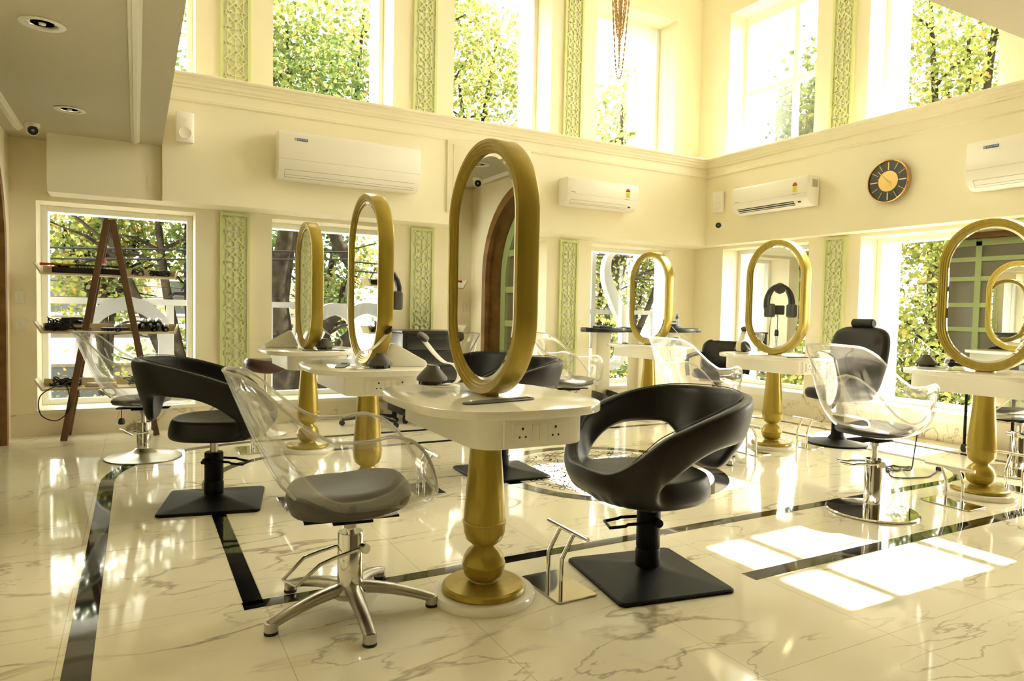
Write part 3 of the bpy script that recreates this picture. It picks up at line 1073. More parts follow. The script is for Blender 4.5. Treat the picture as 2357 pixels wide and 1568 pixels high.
make_clear('clear acrylic chair with grey cushion on a five star silver foot, nearest the camera', (0.775, 2.765, 0), -0.12, 'star', lever=PI + 0.5, thick=0.10)
make_clear('clear acrylic chair on domed round silver foot, left by the ladder shelf', (0.055, 6.26, 0), -0.18, 'dome', 0.015, thick=0.05, lever=-2.6)
make_clear('clear acrylic chair on flat round chrome disc, before the station at right', (4.17, 2.72, 0), -0.05, 'disc', 0.085, M_leather2, 0.045, lever=2.6)
make_clear('clear acrylic chair on star foot behind the front black chair, sun glinting on its back', (4.30, 4.42, 0), 0.02, 'star', 0.05, thick=0.05)
make_clear('clear acrylic chair mostly hidden behind the middle black chair and front mirror', (4.12, 6.18, 0), 0.0, 'star', 0.03, thick=0.07)
make_clear('clear acrylic chair cut off by the right edge, beyond the right station', (6.35, 2.90, 0), PI - 0.25, 'disc', 0.05, M_leather2, 0.045)

# black tub chair
def black_pts(phi):
    d = abs(math.degrees(phi))
    R_ = sup_r(phi, 0.30, 0.315, 2.5)
    rim = seg_table([(0, 0.895), (40, 0.885), (62, 0.86), (85, 0.815), (105, 0.77), (120, 0.725), (132, 0.655), (144, 0.585), (158, 0.545), (180, 0.535)], d)
    rk = seg_table([(0, 1.20), (45, 1.14), (90, 1.10), (130, 1.07), (180, 1.06)], d)
    lo = seg_table([(0, 0.50), (14, 0.51), (28, 0.60), (46, 0.695), (75, 0.685), (93, 0.65), (107, 0.595), (115, 0.55), (121, 0.525)], d)
    lk = seg_table([(0, 1.06), (40, 1.08), (80, 1.06), (112, 1.02), (126, 0.97)], d)
    se = seg_table([(0, 0.520), (126, 0.525), (150, 0.525), (180, 0.522)], d)
    sk = seg_table([(0, 0.80), (60, 0.82), (95, 0.88), (112, 0.93), (126, 0.97), (180, 1.0)], d)
    return R_, rim, rk, lo, lk, se, sk
def make_black(label, loc, rz, base_rz, m=M_leather, lever=PI + 0.2, lift=0.0):
    r = thing('black_salon_chair', label, 'salon chair', loc, 0, 'black tub salon chairs')
    ca, sa = math.cos(rz), math.sin(rz)
    nu = 72
    HOLE = 119
    q = MB()
    rows_s = [0.10, 0.4, 0.7, 0.9, 1.0]
    kB = 6
    thick = []
    def PT(phi, rr, z):
        R_ = rr
        x = -R_ * math.cos(phi)
        y = R_ * math.sin(phi)
        x -= 0.18 * max(0.0, z - 0.6) * max(0.0, math.cos(phi))
        return Vector((x * ca - y * sa, x * sa + y * ca, z + lift))
    for s_ in rows_s:
        for i in range(nu):
            ph = -PI + 2 * PI * (i + 0.5) / nu
            R_, rim, rk, lo, lk, se, sk = black_pts(ph)
            z = se - 0.028 * (1 - s_ * s_)
            q.v.append(tuple(PT(ph, R_ * sk * s_, z)))
            thick.append(1.0 if s_ < 0.95 else 0.9)
    for k in range(kB):
        t = k / (kB - 1)
        for i in range(nu):
            ph = -PI + 2 * PI * (i + 0.5) / nu
            d = abs(math.degrees(ph))
            R_, rim, rk, lo, lk, se, sk = black_pts(ph)
            if d >= HOLE:
                lo, lk = se, sk
            bow = math.sin(t * PI) * 0.03
            q.v.append(tuple(PT(ph, R_ * (lk + (rk - lk) * t + bow), lo + (rim - lo) * t)))
            thick.append((0.42 if d < HOLE else 0.75 - 0.33 * t))
    ns = len(rows_s)
    for j in range(ns - 1):
        for i in range(nu):
            k = (i + 1) % nu
            q.f.append((j * nu + i, j * nu + k, (j + 1) * nu + k, (j + 1) * nu + i))
    for j in range(kB - 1):
        for i in range(nu):
            k = (i + 1) % nu
            o = (ns + j) * nu
            q.f.append((o + i, o + k, o + nu + k, o + nu + i))
    q.f.append(tuple(range(nu))[::-1])
    # mesh by hand so the thickness weights follow the vertices
    bm = bmesh.new()
    lay = bm.verts.layers.deform.new()
    vs = []
    for p_, t in zip(q.v, thick):
        v = bm.verts.new(p_)
        v[lay][0] = t
        vs.append(v)
    for f in q.f:
        bm.faces.new([vs[i] for i in f])
    pairs = []
    for i in range(nu):
        ph = -PI + 2 * PI * (i + 0.5) / nu
        if abs(math.degrees(ph)) >= HOLE:
            pairs += [vs[(ns - 1) * nu + i], vs[ns * nu + i]]
    bmesh.ops.remove_doubles(bm, verts=pairs, dist=1e-4)
    bm.normal_update()
    me = bpy.data.meshes.new('tub')
    bm.to_mesh(me)
    bm.free()
    me.materials.append(m)
    me.polygons.foreach_set('use_smooth', [True] * len(me.polygons))
    tub = bpy.data.objects.new('tub', me)
    COL.objects.link(tub)
    tub.parent = r
    tub.vertex_groups.new(name='thick')
    md = tub.modifiers.new('padding', 'SOLIDIFY')
    md.thickness = 0.125
    md.offset = -1
    md.vertex_group = 'thick'
    md.thickness_vertex_group = 0.0
    md.use_even_offset = False
    sb = tub.modifiers.new('smooth', 'SUBSURF')
    sb.levels = sb.render_levels = 2
    # seam lines
    q = MB()
    for d0 in (-52, 52):
        ph = math.radians(d0)
        R_, rim, rk, lo, lk, se, sk = black_pts(ph)
        pts = []
        for k in range(10):
            t = k / 9
            pts.append(PT(ph, R_ * (lk + (rk - lk) * t + math.sin(t * PI) * 0.03) + 0.000, lo + (rim - lo) * t) )
        q.tube([p_ + Vector((0, 0, 0.0)) for p_ in pts], 0.0022, 6)
    pts = []
    for k in range(100):
        ph = -PI + 2 * PI * k / 100
        R_, rim, rk, lo, lk, se, sk = black_pts(ph)
        pts.append(PT(ph, R_ * rk, rim + 0.0015))
    q.tube(pts, 0.0022, 6, closed=True)
    q.build('seam', M_seam, tub)
    MB().cyl((0, 0, 0.30), (0, 0, 0.42 + lift), 0.024, 0.024).build('lift_rod', M_alu, r)
    q = MB().box(-0.1, 0.1, -0.1, 0.1, 0.385 + lift, 0.405 + lift)
    q.cyl((0, 0, 0.36 + lift), (0, 0, 0.39 + lift), 0.035)
    q.build('seat_plate', M_blackmetal, r, bevel=0.003)
    MB().lathe([(0.056, 0.05), (0.058, 0.06), (0.058, 0.13), (0.053, 0.14), (0.056, 0.15), (0.056, 0.315), (0.052, 0.322), (0.02, 0.322)]).build('column', M_blackmetal, r)
    pump_lever(r, M_blackmetal, z=0.275, reach=0.20, drop=0.02, ang=lever, w=0.055)
    q = MB()
    cb, s2 = math.cos(base_rz), math.sin(base_rz)
    def RT(x, y, z):
        return (x * cb - y * s2, x * s2 + y * cb, z)
    n = 36
    ringsz = [(0.285, 0.0), (0.29, 0.004), (0.29, 0.013), (0.283, 0.019), (0.15, 0.036), (0.075, 0.050), (0.058, 0.058)]
    for hh, z in ringsz:
        rad = 0.03 if hh > 0.1 else hh * 0.5
        q.v += [RT(x, y, z) for x, y in rrect(hh, hh, rad, 8)]
    n = 36
    for k in range(len(ringsz) - 1):
        q.f += [(k * n + i, k * n + (i + 1) % n, (k + 1) * n + (i + 1) % n, (k + 1) * n + i) for i in range(n)]
    q.f += [tuple(range(n))[::-1], tuple((len(ringsz) - 1) * n + i for i in range(n))]
    q.build('square_base', M_blackmetal, r, smooth=22)
    return r
make_black('black leather tub chair on square foot, right of the front station, facing it', (2.13, 2.50, 0), PI - 0.06, -0.17, M_leather2, lever=PI - 0.35)
make_black('black leather tub chair on square foot at left, seen from behind', (0.43, 4.66, 0), -0.22, -0.20, M_leather, lever=-0.5, lift=0.03)
make_black('black leather tub chair on square foot behind the front station, on the medallion edge', (2.46, 4.62, 0), PI - 0.1, -0.05, M_leather2, lever=0.4)

def make_barber(label, loc, rz, headrest, arms, lift=0.0):
    r = thing('padded_salon_chair', label, 'salon chair', loc, rz)
    # back: rounded trapezoid leaning back
    q = MB()
    ol = []
    for y, z in superell(0.32, 0.36, 40, 4.5):
        ol.append((y * (1.0 - 0.14 * max(0, -z / 0.36) if headrest else 1.0), z))
    if not headrest:
        ol = [(y * 1.0, z * 0.62 - 0.02 * (abs(y) < 0.2) * (z > 0)) for y, z in ol]
    zc = 0.80 + lift if headrest else 0.70 + lift
    def BP(y, z, w):
        x = -0.24 - 0.22 * z + w - 0.25 * (0.0 if headrest else -1.0) * y * y
        return (x, y, zc + z)
    for s_, w in ((0.02, -0.055), (0.85, -0.055), (0.97, -0.04), (1.0, -0.01), (0.97, 0.025), (0.85, 0.045), (0.02, 0.05)):
        q.v += [BP(y * s_, z * s_, w) for y, z in ol]
    n = 40
    q.f += [(k * n + i, k * n + (i + 1) % n, (k + 1) * n + (i + 1) % n, (k + 1) * n + i) for k in range(6) for i in range(n)]
    q.f += [tuple(range(n))[::-1], tuple(6 * n + i for i in range(n))]
    q.build('backrest', M_leather, r, smooth=60)
    if headrest:
        MB().lathe([(0.0, -0.115), (0.035, -0.115), (0.044, -0.105), (0.044, 0.105), (0.035, 0.115), (0.0, 0.115)], (-0.33, 0, zc + 0.395), 28, (0, 1, 0)).build('headrest', M_leather, r)
        q = MB()
        for y in (-0.05, 0.05):
            q.cyl((-0.33, y, zc + 0.30), (-0.33, y, zc + 0.38), 0.008)
        q.build('headrest_post', M_chrome, r)
    q = puff(0.27, 0.27, 0.44 + lift, 0.555 + lift, 3.4)
    q.build('seat', M_leather, r, smooth=60)
    q = MB()
    if arms:
        for sy in (-1, 1):
            ap = catmull([(-0.22, sy * 0.29, 0.50 + lift), (-0.24, sy * 0.31, 0.68 + lift), (-0.15, sy * 0.31, 0.73 + lift), (0.12, sy * 0.31, 0.71 + lift), (0.2, sy * 0.31, 0.66 + lift), (0.2, sy * 0.29, 0.47 + lift)], 6)
            MB().tube(ap, 0.026, 10).build('armrest', M_leather, r)
    MB().box(-0.16, 0.16, -0.16, 0.16, 0.41 + lift, 0.442 + lift).build('seat_plate', M_alu, r, bevel=0.004)
    MB().lathe([(0.275, 0), (0.28, 0.006), (0.275, 0.018), (0.16, 0.032), (0.09, 0.055), (0.062, 0.09), (0.055, 0.13), (0.055, 0.41 + lift)], n=56).build('round_base', M_blackmetal, r, smooth=30)
    return r
make_barber('black padded chair with cylindrical headrest on round black foot, by the clock wall window', (6.08, 4.36, 0), PI - 0.02, True, False)
make_barber('black padded chair with low curved back and armrests, near the room corner', (6.32, 6.22, 0), PI + 0.35, False, True, 0.02)

# brown stool behind the far left station
r = thing('brown_stool', 'dark brown leather stool on chrome post behind the far left station', 'stool', (1.10, 6.95, 0), 0.2)
q = puff(0.20, 0.17, 0.60, 0.72, 2.4)
q.v = [(x, y, z + 0.55 * x * x * 1.6) for x, y, z in q.v]
q.build('seat', M_brownleather, r, smooth=60)
MB().cyl((0, 0, 0.33), (0, 0, 0.61), 0.016).build('lift_rod', M_chrome, r)
MB().cyl((0, 0, 0.06), (0, 0, 0.42), 0.026).build('column', M_alu, r)
MB().lathe([(0.20, 0), (0.20, 0.01), (0.06, 0.04), (0.026, 0.07)], n=40).build('round_base', M_alu, r)

# ------------------------------------------------------------------ footrests
def make_footrest(label, loc, rz):
    r = thing('chrome_footrest', label, 'footrest', loc, rz, 'chrome footrests on steel plates')
    MB().prism(rrect(0.105, 0.165, 0.018, 5), 0, 0.008).build('floor_plate', M_plate, r, bevel=0.002, seg=1)
    for y in (-0.055, 0.055):
        MB().tube(catmull([(-0.02, y, 0.006), (-0.02, y, 0.13), (-0.01, y, 0.165), (0.04, y, 0.25)], 5), 0.0095, 12).build('post', M_chrome, r)
    MB().cyl((0.045, -0.16, 0.256), (0.045, 0.16, 0.256), 0.0115).build('foot_bar', M_chrome, r)
    return r
fr = make_footrest('chrome bar footrest on mirror plate between front station and front black chair', (1.68, 2.58, 0), 0.0)
dup(fr, (4.86, 2.60, 0), PI, 'chrome bar footrest on mirror plate between disc chair and right station')
dup(fr, (5.72, 2.62, 0), 0.0, 'chrome bar footrest at the right edge, just beyond the right station')
dup(fr, (4.93, 4.42, 0), PI, 'chrome bar footrest left of the middle station of the right row')
dup(fr, (5.66, 4.42, 0), 0.0, 'chrome bar footrest between middle right station and headrest chair')
dup(fr, (0.86, 6.22, 0), PI, 'steel footrest plate left of the farthest left station')
dup(fr, (0.90, 4.42, 0), PI, 'chrome bar footrest seen through the nearest clear chair, left of second station')
dup(fr, (1.74, 4.40, 0), 0.0, 'chrome bar footrest right of the second station, behind the front table')
dup(fr, (5.60, 6.20, 0), 0.0, 'chrome bar footrest right of the corner station')

# ------------------------------------------------------------------ things on the stations
def make_holder(label, loc, rz, flip=1):
    """hair dryer holder: flat acrylic strip bent up from a foot, ring at its end, dark nozzle cone."""
    r = thing('dryer_holder', label, 'hair dryer holder', loc, rz, 'hair dryer holders with dark nozzle cones')
    MB().lathe([(0.10, 0), (0.10, 0.005)], n=40, sy=0.8).build('foot_plate', M_plastic, r)
    pts = catmull([(0.04, 0, 0.008), (-0.05, 0, 0.010), (-0.095, 0, 0.03), (-0.105, 0, 0.07), (-0.075, 0, 0.105), (-0.02, 0, 0.115), (0.03, 0, 0.15), (0.07, 0, 0.19), (0.10, 0, 0.22)], 6)
    MB().tube([Vector(p) for p in pts], (0.024, 0.0025), 10, flat=(0, 1, 0)).build('arm_strip', M_tissue, r, smooth=50)
    q = MB().lathe([(0.020, 0), (0.030, 0.002), (0.030, 0.018), (0.020, 0.02)], (0.105, 0, 0.222), 28, (-0.62, 0, 0.78))
    q.build('ring', M_blackplastic, r)
    q = MB().lathe([(0.070, 0.022), (0.075, 0.028), (0.072, 0.040), (0.032, 0.085), (0.026, 0.09), (0.026, 0.096), (0.0, 0.096)], (0.045, 0, 0), 40)
    q.build('nozzle_cone', M_greyrubber, r)
    q = MB().lathe([(0.052, 0.006), (0.052, 0.023)], (0.045, 0, 0), 30)
    for k in range(8):
        a = 2 * PI * k / 8
        q.cyl((0.045 + 0.06 * math.cos(a), 0.06 * math.sin(a), 0.005), (0.045 + 0.06 * math.cos(a), 0.06 * math.sin(a), 0.024), 0.004, n=8)
    q.build('nozzle_collar', M_blackplastic, r)
    return r
hd = make_holder('dryer holder with brown cone on the front station, arm rising behind the mirror rim', (1.27, 3.02, ZT), 2.2)
dup(hd, (1.235, 3.96, ZT), 0.15, 'dryer holder with brown cone on the second left station, beside the tissue box')
dup(hd, (1.44, 5.83, ZT), PI + 0.1, 'dryer holder strip on the farthest left station, in front of the mirror')
dup(hd, (5.23, 4.84, ZT), 0.5, 'dryer holder with dark cone left of the mirror on the middle right station')
dup(hd, (5.30, 3.02, ZT), 2.3, 'dryer holder with dark cone on the station at the right edge')
dup(hd, (5.48, 5.98, ZT), 2.6, 'dryer holder with dark cone right of the smallest mirror, corner station')

def make_strap(label, loc, rz):
    r = thing('comb_strap', label, 'comb', loc, rz, 'flat brown comb straps')
    out = []
    for k in range(40):
        a = 2 * PI * k / 40
        c_, s_ = math.cos(a), math.sin(a)
        out.append((0.175 * math.copysign(abs(c_) ** 0.6, c_), 0.036 * math.copysign(abs(s_) ** 0.6, s_) * (1 + 0.12 * c_)))
    MB().prism(out, 0, 0.006).build('strap', M_greyrubber, r, bevel=0.0015, seg=1)
    q = MB()
    for k in range(10):
        q.box(0.085 + k * 0.008, 0.089 + k * 0.008, -0.018, 0.018, 0.0055, 0.0085)
    q.build('comb_teeth', M_darkgrey, r)
    return r
cs = make_strap('flat brown comb strap lying on the front station below the large mirror', (1.275, 2.42, ZT), 0.19)
dup(cs, (1.12, 4.22, ZT), 1.2, 'flat brown comb strap at the left of the second station mirror')
dup(cs, (1.36, 5.70, ZT), 0.0, 'flat brown comb strap under the strip holder, farthest left station')
dup(cs, (5.20, 4.09, ZT), -0.2, 'flat brown comb strap at the front end of the middle right station')
dup(cs, (5.10, 6.50, ZT), 0.9, 'flat brown comb strap left of the smallest mirror')

def make_tissue(label, loc, rz, m):
    r = thing('tissue_box', label, 'tissue box', loc, rz)
    q = MB()
    pr_ = [(-0.13, 0.0), (0.14, 0.0), (0.15, 0.02), (0.145, 0.035), (-0.05, 0.145), (-0.075, 0.145), (-0.135, 0.02)]
    q.prism(pr_, -0.06, 0.06, lambda u, v, w: (u, w * (1 - 1.2 * v), v))
    q.build('box', m, r, bevel=0.006, smooth=40)
    MB().prism(rrect(0.13, 0.05, 0.02, 4), 0.0, 0.004).build('base', M_plastic, r)
    return r
make_tissue('white wedge shaped tissue box on second left station, tissue pulled to a peak', (1.47, 4.12, ZT), -0.15, M_tissue)
make_tissue('cream wedge tissue box behind the mirror of the farthest left station', (1.14, 6.30, ZT), 2.9, M_tissue)

# hair dryer lying on the right station
r = thing('hair_dryer', 'black hair dryer lying on the right edge station beside the mirror', 'hair dryer', (5.46, 2.98, ZT), 0.6)
MB().lathe([(0.026, -0.11), (0.03, -0.10), (0.036, -0.02), (0.038, 0.05), (0.03, 0.08), (0.0, 0.085)], (0, 0, 0.04), 24, (1, 0, 0)).build('barrel', M_blackplastic, r)
MB().tube([(0.03, 0, 0.035), (0.02, -0.07, 0.028), (0.01, -0.14, 0.022)], [0.02, 0.018, 0.015], 12).build('handle', M_blackplastic, r)
MB().lathe([(0.024, 0), (0.03, 0.05)], (-0.16, 0, 0.04), 24, (1, 0, 0), sx=1.3, sy=0.45).build('nozzle', M_blackplastic, r)

# ------------------------------------------------------------------ wall equipment
def make_ac(label, c, side, w, h=0.30, d=0.21, kind='plain'):
    r = thing('air_conditioner', label, 'air conditioner', (c[0], c[1] - 0.022, c[2]) if side == 'L' else (c[0] - 0.022, c[1], c[2]), 0 if side == 'L' else -PI / 2, 'white split air conditioners')
    # local: x along the wall, -y into the room, z up, origin bottom centre at the wall
    pf = [(0, 0), (-d * 0.45, 0.0), (-d * 0.72, 0.02), (-d * 0.93, h * 0.20), (-d, h * 0.36), (-d * 1.0, h * 0.90), (-d * 0.96, h * 0.97), (-d * 0.85, h), (0, h)]
    MB().box(-w / 2 + 0.1, w / 2 - 0.1, -0.01, 0.021, 0.05, h - 0.05).build('mounting_plate', M_plastic, r)
    MB().prism(pf, -w / 2, w / 2, lambda u, v, t: (t, u, v)).build('body', M_ac, r, bevel=0.008, smooth=40)
    q = MB()
    pa, pb = Vector((-d * 0.70, 0.016)), Vector((-d * 0.93, h * 0.20))
    nn = Vector((-(pb - pa).y, (pb - pa).x))
    nn = Vector((nn.x, nn.y)).normalized()
    if nn.x > 0:
        nn = -nn
    def strip(q, t0, t1, x0, x1, off=0.001, th=0.003):
        a = pa + (pb - pa) * t0 + nn * off
        c_ = pa + (pb - pa) * t1 + nn * off
        e = nn * th
        v = [(x, p_.x, p_.y) for x in (x0, x1) for p_ in (a, c_, c_ + e, a + e)]
        q.add(v, [(0, 1, 2, 3), (4, 7, 6, 5), (0, 4, 5, 1), (1, 5, 6, 2), (2, 6, 7, 3), (3, 7, 4, 0)])
    xe = w / 2 - 0.06
    if kind == 'open':
        strip(q, 0.02, 0.86, -xe + 0.02, xe - 0.14, 0.0005, 0.002)
        q.build('outlet', M_acshadow, r, smooth=0)
        q = MB()
        strip(q, 0.22, 0.32, -xe + 0.02, xe - 0.14, 0.003, 0.006)
        strip(q, 0.62, 0.70, -xe + 0.02, xe - 0.14, 0.003, 0.006)
        q.build('louver', M_ac, r, smooth=0)
    else:
        xr = xe - (0.10 if kind == 'rated' else 0.0)
        for t0, t1 in ((0.02, 0.05), (0.30, 0.33)):
            strip(q, t0, t1, -xe, xr, 0.0005, 0.0012)
        strip(q, 0.05, 0.9, -xe, -xe + 0.003, 0.0005, 0.0012)
        strip(q, 0.90, 0.93, -xe, xr, 0.0005, 0.0012)
        q.build('louver_seam', M_line, r, smooth=0)
    q = MB()
    q.box(-w / 2 + 0.004, w / 2 - 0.004, -d - 0.0012, -d + 0.004, h * 0.40, h * 0.404)
    q.build('panel_seam', M_stickgrey, r, smooth=0)
    yf = -d - 0.0008
    if kind == 'plain':
        x0 = -w / 2 + 0.17
        bd = MB().box(x0, x0 + 0.105, yf - 0.002, yf + 0.002, h * 0.80, h * 0.80 + 0.026).build('badge', M_blue, r, smooth=0)
        MB().box(x0 - 0.024, x0 - 0.004, yf - 0.002, yf + 0.002, h * 0.80, h * 0.80 + 0.026).build('badge_emblem', M_stickgrey, bd, smooth=0)
        tc = bpy.data.curves.new('lettering', 'FONT')
        tc.body = 'BLUE STAR'
        tc.size = 0.019
        tc.align_x = 'CENTER'
        tc.align_y = 'CENTER'
        tc.extrude = 0.0006
        tc.materials.append(M_text)
        tmp = bpy.data.objects.new('lettering', tc)
        COL.objects.link(tmp)
        me = bpy.data.meshes.new_from_object(tmp.evaluated_get(bpy.context.evaluated_depsgraph_get()))
        bpy.data.objects.remove(tmp)
        to = bpy.data.objects.new('lettering', me)
        COL.objects.link(to)
        to.parent = bd
        to.location = (x0 + 0.0525, yf - 0.003, h * 0.80 + 0.013)
        to.rotation_euler = (PI / 2, 0, 0)
    else:
        x0 = w / 2 - 0.17
        q = MB()
        q.box(x0 - 0.028, x0 + 0.028, yf - 0.002, yf + 0.002, h * 0.47, h * 0.47 + 0.075)
        st = q.build('energy_sticker', M_yellow, r, smooth=0)
        pts = [(x0 + 0.031 * math.cos(PI * k / 12), h * 0.47 + 0.080 + 0.034 * math.sin(PI * k / 12)) for k in range(13)]
        MB().prism(pts, yf - 0.0025, yf + 0.002, lambda u, v, t: (u, t, v)).build('sticker_dial', M_stickred, st, smooth=0)
        MB().box(x0 - 0.031, x0 + 0.031, yf - 0.003, yf + 0.002, h * 0.47 + 0.074, h * 0.47 + 0.084).build('sticker_band', M_hole, st, smooth=0)
        q = MB()
        for k in range(3):
            q.box(x0 - 0.018, x0 + 0.018, yf - 0.0026, yf + 0.002, h * 0.47 + 0.012 + 0.018 * k, h * 0.47 + 0.017 + 0.018 * k)
        q.build('sticker_print', M_stickgrey, st, smooth=0)
        q = MB()
        q.box(-w / 2 + 0.05, -w / 2 + 0.115, yf - 0.002, yf + 0.002, h * 0.42 + 0.006, h * 0.42 + 0.014)
        q.box(x0 - 0.04, x0 + 0.03, yf - 0.002, yf + 0.002, h * 0.42 - 0.01, h * 0.42 - 0.004)
        q.build('maker_mark', M_stickgrey, r, smooth=0)
        q = MB()
        strip(q, 0.42, 0.72, xe - 0.085, xe - 0.045, 0.001, 0.002)
        q.build('display', M_acshadow, r, smooth=0)
        if kind == 'open':
            MB().box(w / 2 - 0.001, w / 2 + 0.002, -0.12, -0.03, h * 0.62, h * 0.88).build('side_sticker', M_stickgrey, r, smooth=0)
    return r
make_ac('widest white air conditioner with blue badge, upper left above the two tall mirrors', (1.95, YB, 2.50), 'L', 1.46, 0.46, 0.21, 'plain')
make_ac('white air conditioner with energy sticker, right of the big mirror on the long wall', (5.10, YB, 2.55), 'L', 1.08, 0.33, 0.21, 'rated')
make_ac('white air conditioner with dark open outlet, left of the clock', (XB, 5.96, 2.55), 'R', 1.14, 0.34, 0.21, 'open')
make_ac('white air conditioner with blue badge cut off at the right edge', (XB, 2.95, 2.46), 'R', 1.42, 0.44, 0.21, 'plain')

# clock
r = thing('wall_clock', 'round black wall clock with gold rim and gold centre', 'clock', (XB, 4.535, 2.70), -PI / 2)
MB().lathe([(0.222, 0), (0.228, 0.02), (0.228, 0.058), (0.222, 0.064), (0.215, 0.060), (0.214, 0.02)], n=64, axis=(0, -1, 0)).build('rim', M_brass, r, smooth=30)
MB().lathe([(0.216, 0.0), (0.216, 0.045)], n=64, axis=(0, -1, 0)).build('dial', M_dial, r)
MB().lathe([(0.108, 0.045), (0.108, 0.047)], n=56, axis=(0, -1, 0)).build('dial_centre', M_dialgold, r)
for k in range(12):
    a = 2 * PI * k / 12
    big = k % 3 == 0
    r0, r1, hw = (0.118, 0.20, 0.006) if big else (0.130, 0.205, 0.0025)
    u = Vector((math.sin(a), 0, math.cos(a)))
    v = Vector((math.cos(a), 0, -math.sin(a)))
    MB().obox(u * (r0 + r1) / 2 + Vector((0, -0.047, 0)), u, v, (0, 1, 0), (r1 - r0) / 2, hw, 0.0012).build('hour_mark', M_dialgold, r, smooth=0)
for a, l0, l1, hw in ((math.radians(-45), -0.04, 0.155, 0.0032), (math.radians(-74), -0.03, 0.112, 0.0045)):
    u = Vector((math.sin(a), 0, math.cos(a)))
    v = Vector((math.cos(a), 0, -math.sin(a)))
    MB().obox(u * (l0 + l1) / 2 + Vector((0, -0.052, 0)), u, v, (0, 1, 0), (l1 - l0) / 2, hw, 0.001).build('hand', M_dialgold, r, smooth=0)

def make_speaker(label, loc, rz, s=1.0):
    r = thing('wall_speaker', label, 'speaker', loc, rz, 'small white wall speakers')
    w, h, d = 0.155 * s, 0.275 * s, 0.12 * s
    front = [(-w / 2, -d * 0.80)] + [(w / 2 * math.sin(t), -d * 0.80 - d * 0.2 * math.cos(t)) for t in [(-1.5 + 0.3 * k) for k in range(11)]] + [(w / 2, -d * 0.80)]
    MB().prism([(w / 2 * 0.75, -0.02), (-w / 2 * 0.75, -0.02)] + front, -h / 2, h / 2).build('cabinet', M_ac, r, bevel=0.004, smooth=40)
    MB().box(-0.03, 0.03, -0.03, 0.0, -0.06, 0.06).build('bracket', M_plastic, r)
    MB().lathe([(w * 0.32, 0), (w * 0.37, 0.004), (w * 0.34, 0.006), (w * 0.31, 0.003)], (0, -d - 0.0005, -h * 0.20), 36, (0, -1, 0)).build('woofer_ring', M_plastic, r)
    MB().lathe([(w * 0.10, 0), (w * 0.12, 0.003), (w * 0.07, 0.003), (0.0, 0.004)], (0, -d - 0.0005, h * 0.22), 28, (0, -1, 0)).build('tweeter', M_plastic, r)
    MB().box(-0.02, 0.02, -d - 0.004, -d + 0.002, -h * 0.40, -h * 0.37).build('maker_mark', M_hole, r, smooth=0)
    return r
sp = make_speaker('small white wall speaker at upper left beside the mezzanine edge', (0.405, YB, 2.885), 0.0)
make_speaker('small white wall speaker in the room corner, left of the open air conditioner', (XB, 6.95, 2.78), -PI / 2 + 0.35)

def make_cctv(label, loc, ceil, look):
    r = thing('dome_camera', label, 'security camera', loc, 0, 'small security cameras')
    if ceil:
        MB().lathe([(0.055, 0), (0.055, -0.02), (0.05, -0.03), (0.0, -0.03)], n=32).build('mount', M_plastic, r)
        c = Vector((0, 0, -0.055))
    else:
        MB().lathe([(0.05, 0), (0.05, 0.02), (0.04, 0.03), (0.0, 0.03)], n=32, axis=(-1, 0, 0)).build('mount', M_plastic, r)
        c = Vector((-0.05, 0, 0))
    lk = Vector(look).normalized()
    MB().lathe([(0.0, -0.045), (0.03, -0.035), (0.046, 0.0), (0.044, 0.018), (0.036, 0.03)], c, 32, lk).build('housing', M_plastic, r)
    MB().lathe([(0.038, 0.012), (0.038, 0.030), (0.034, 0.036), (0.015, 0.036), (0.012, 0.030), (0.0, 0.030)], c, 32, lk).build('lens', M_blackplastic, r)
    return r
make_cctv('small dome camera on the low ceiling at upper left', (-0.75, 7.0, ZM), True, (0.25, -0.9, -0.25))
make_cctv('small camera on the bulkhead below the corner speaker', (XB, 6.93, 2.47), False, (-0.8, -0.6, -0.1))

def make_downlight(label, loc):
    r = thing('downlight', label, 'ceiling light', loc, 0, 'recessed downlights in the low ceiling')
    MB().lathe([(0.105, 0), (0.108, -0.006), (0.098, -0.010), (0.075, -0.008), (0.070, 0.0)], n=44).build('trim_ring', M_white, r)
    MB().lathe([(0.072, 0.0), (0.066, -0.004), (0.055, 0.0), (0.02, 0.001), (0.0, 0.001)], n=36).build('reflector', M_lampin, r)
    MB().lathe([(0.018, 0), (0.016, -0.008), (0.0, -0.010)], n=20).build('bulb', M_plastic, r)
    return r
dl = make_downlight('recessed downlight nearest the top left corner of the low ceiling', (-0.431, 4.469, ZM))
dup(dl, (-0.441, 6.325, ZM), 0, 'second recessed downlight, between the dome camera and the ceiling strip')
# access panel on the bulkhead, behind the large mirror
r = thing('access_panel', 'flat cream access panel on the bulkhead behind the large mirror', 'wall panel', (3.62, YB, 2.75), 0)
MB().box(-0.54, 0.54, -0.022, 0, -0.40, 0.42).build('frame', M_wall, r, bevel=0.006)
MB().box(-0.47, 0.47, -0.028, -0.018, -0.34, 0.36).build('door', M_wall, r, bevel=0.004)

# switch plates on the left
for zz, w_, h_, lb in ((1.02, 0.05, 0.06, 'white switch plate low on the wall beside the timber door frame'), (1.28, 0.035, 0.055, 'small white switch plate above the other, beside the timber door frame')):
    r = thing('switch_plate', lb, 'light switch', (-0.93, YW, zz), 0)
    MB().box(-w_, w_, -0.018, 0, -h_, h_).build('plate', M_plastic, r, bevel=0.004)
    for sx in (-0.45, 0.45):
        MB().box(w_ * (sx - 0.35), w_ * (sx + 0.35), -0.024, -0.016, -h_ * 0.6, h_ * 0.6).build('switch', M_plastic, r, bevel=0.002)

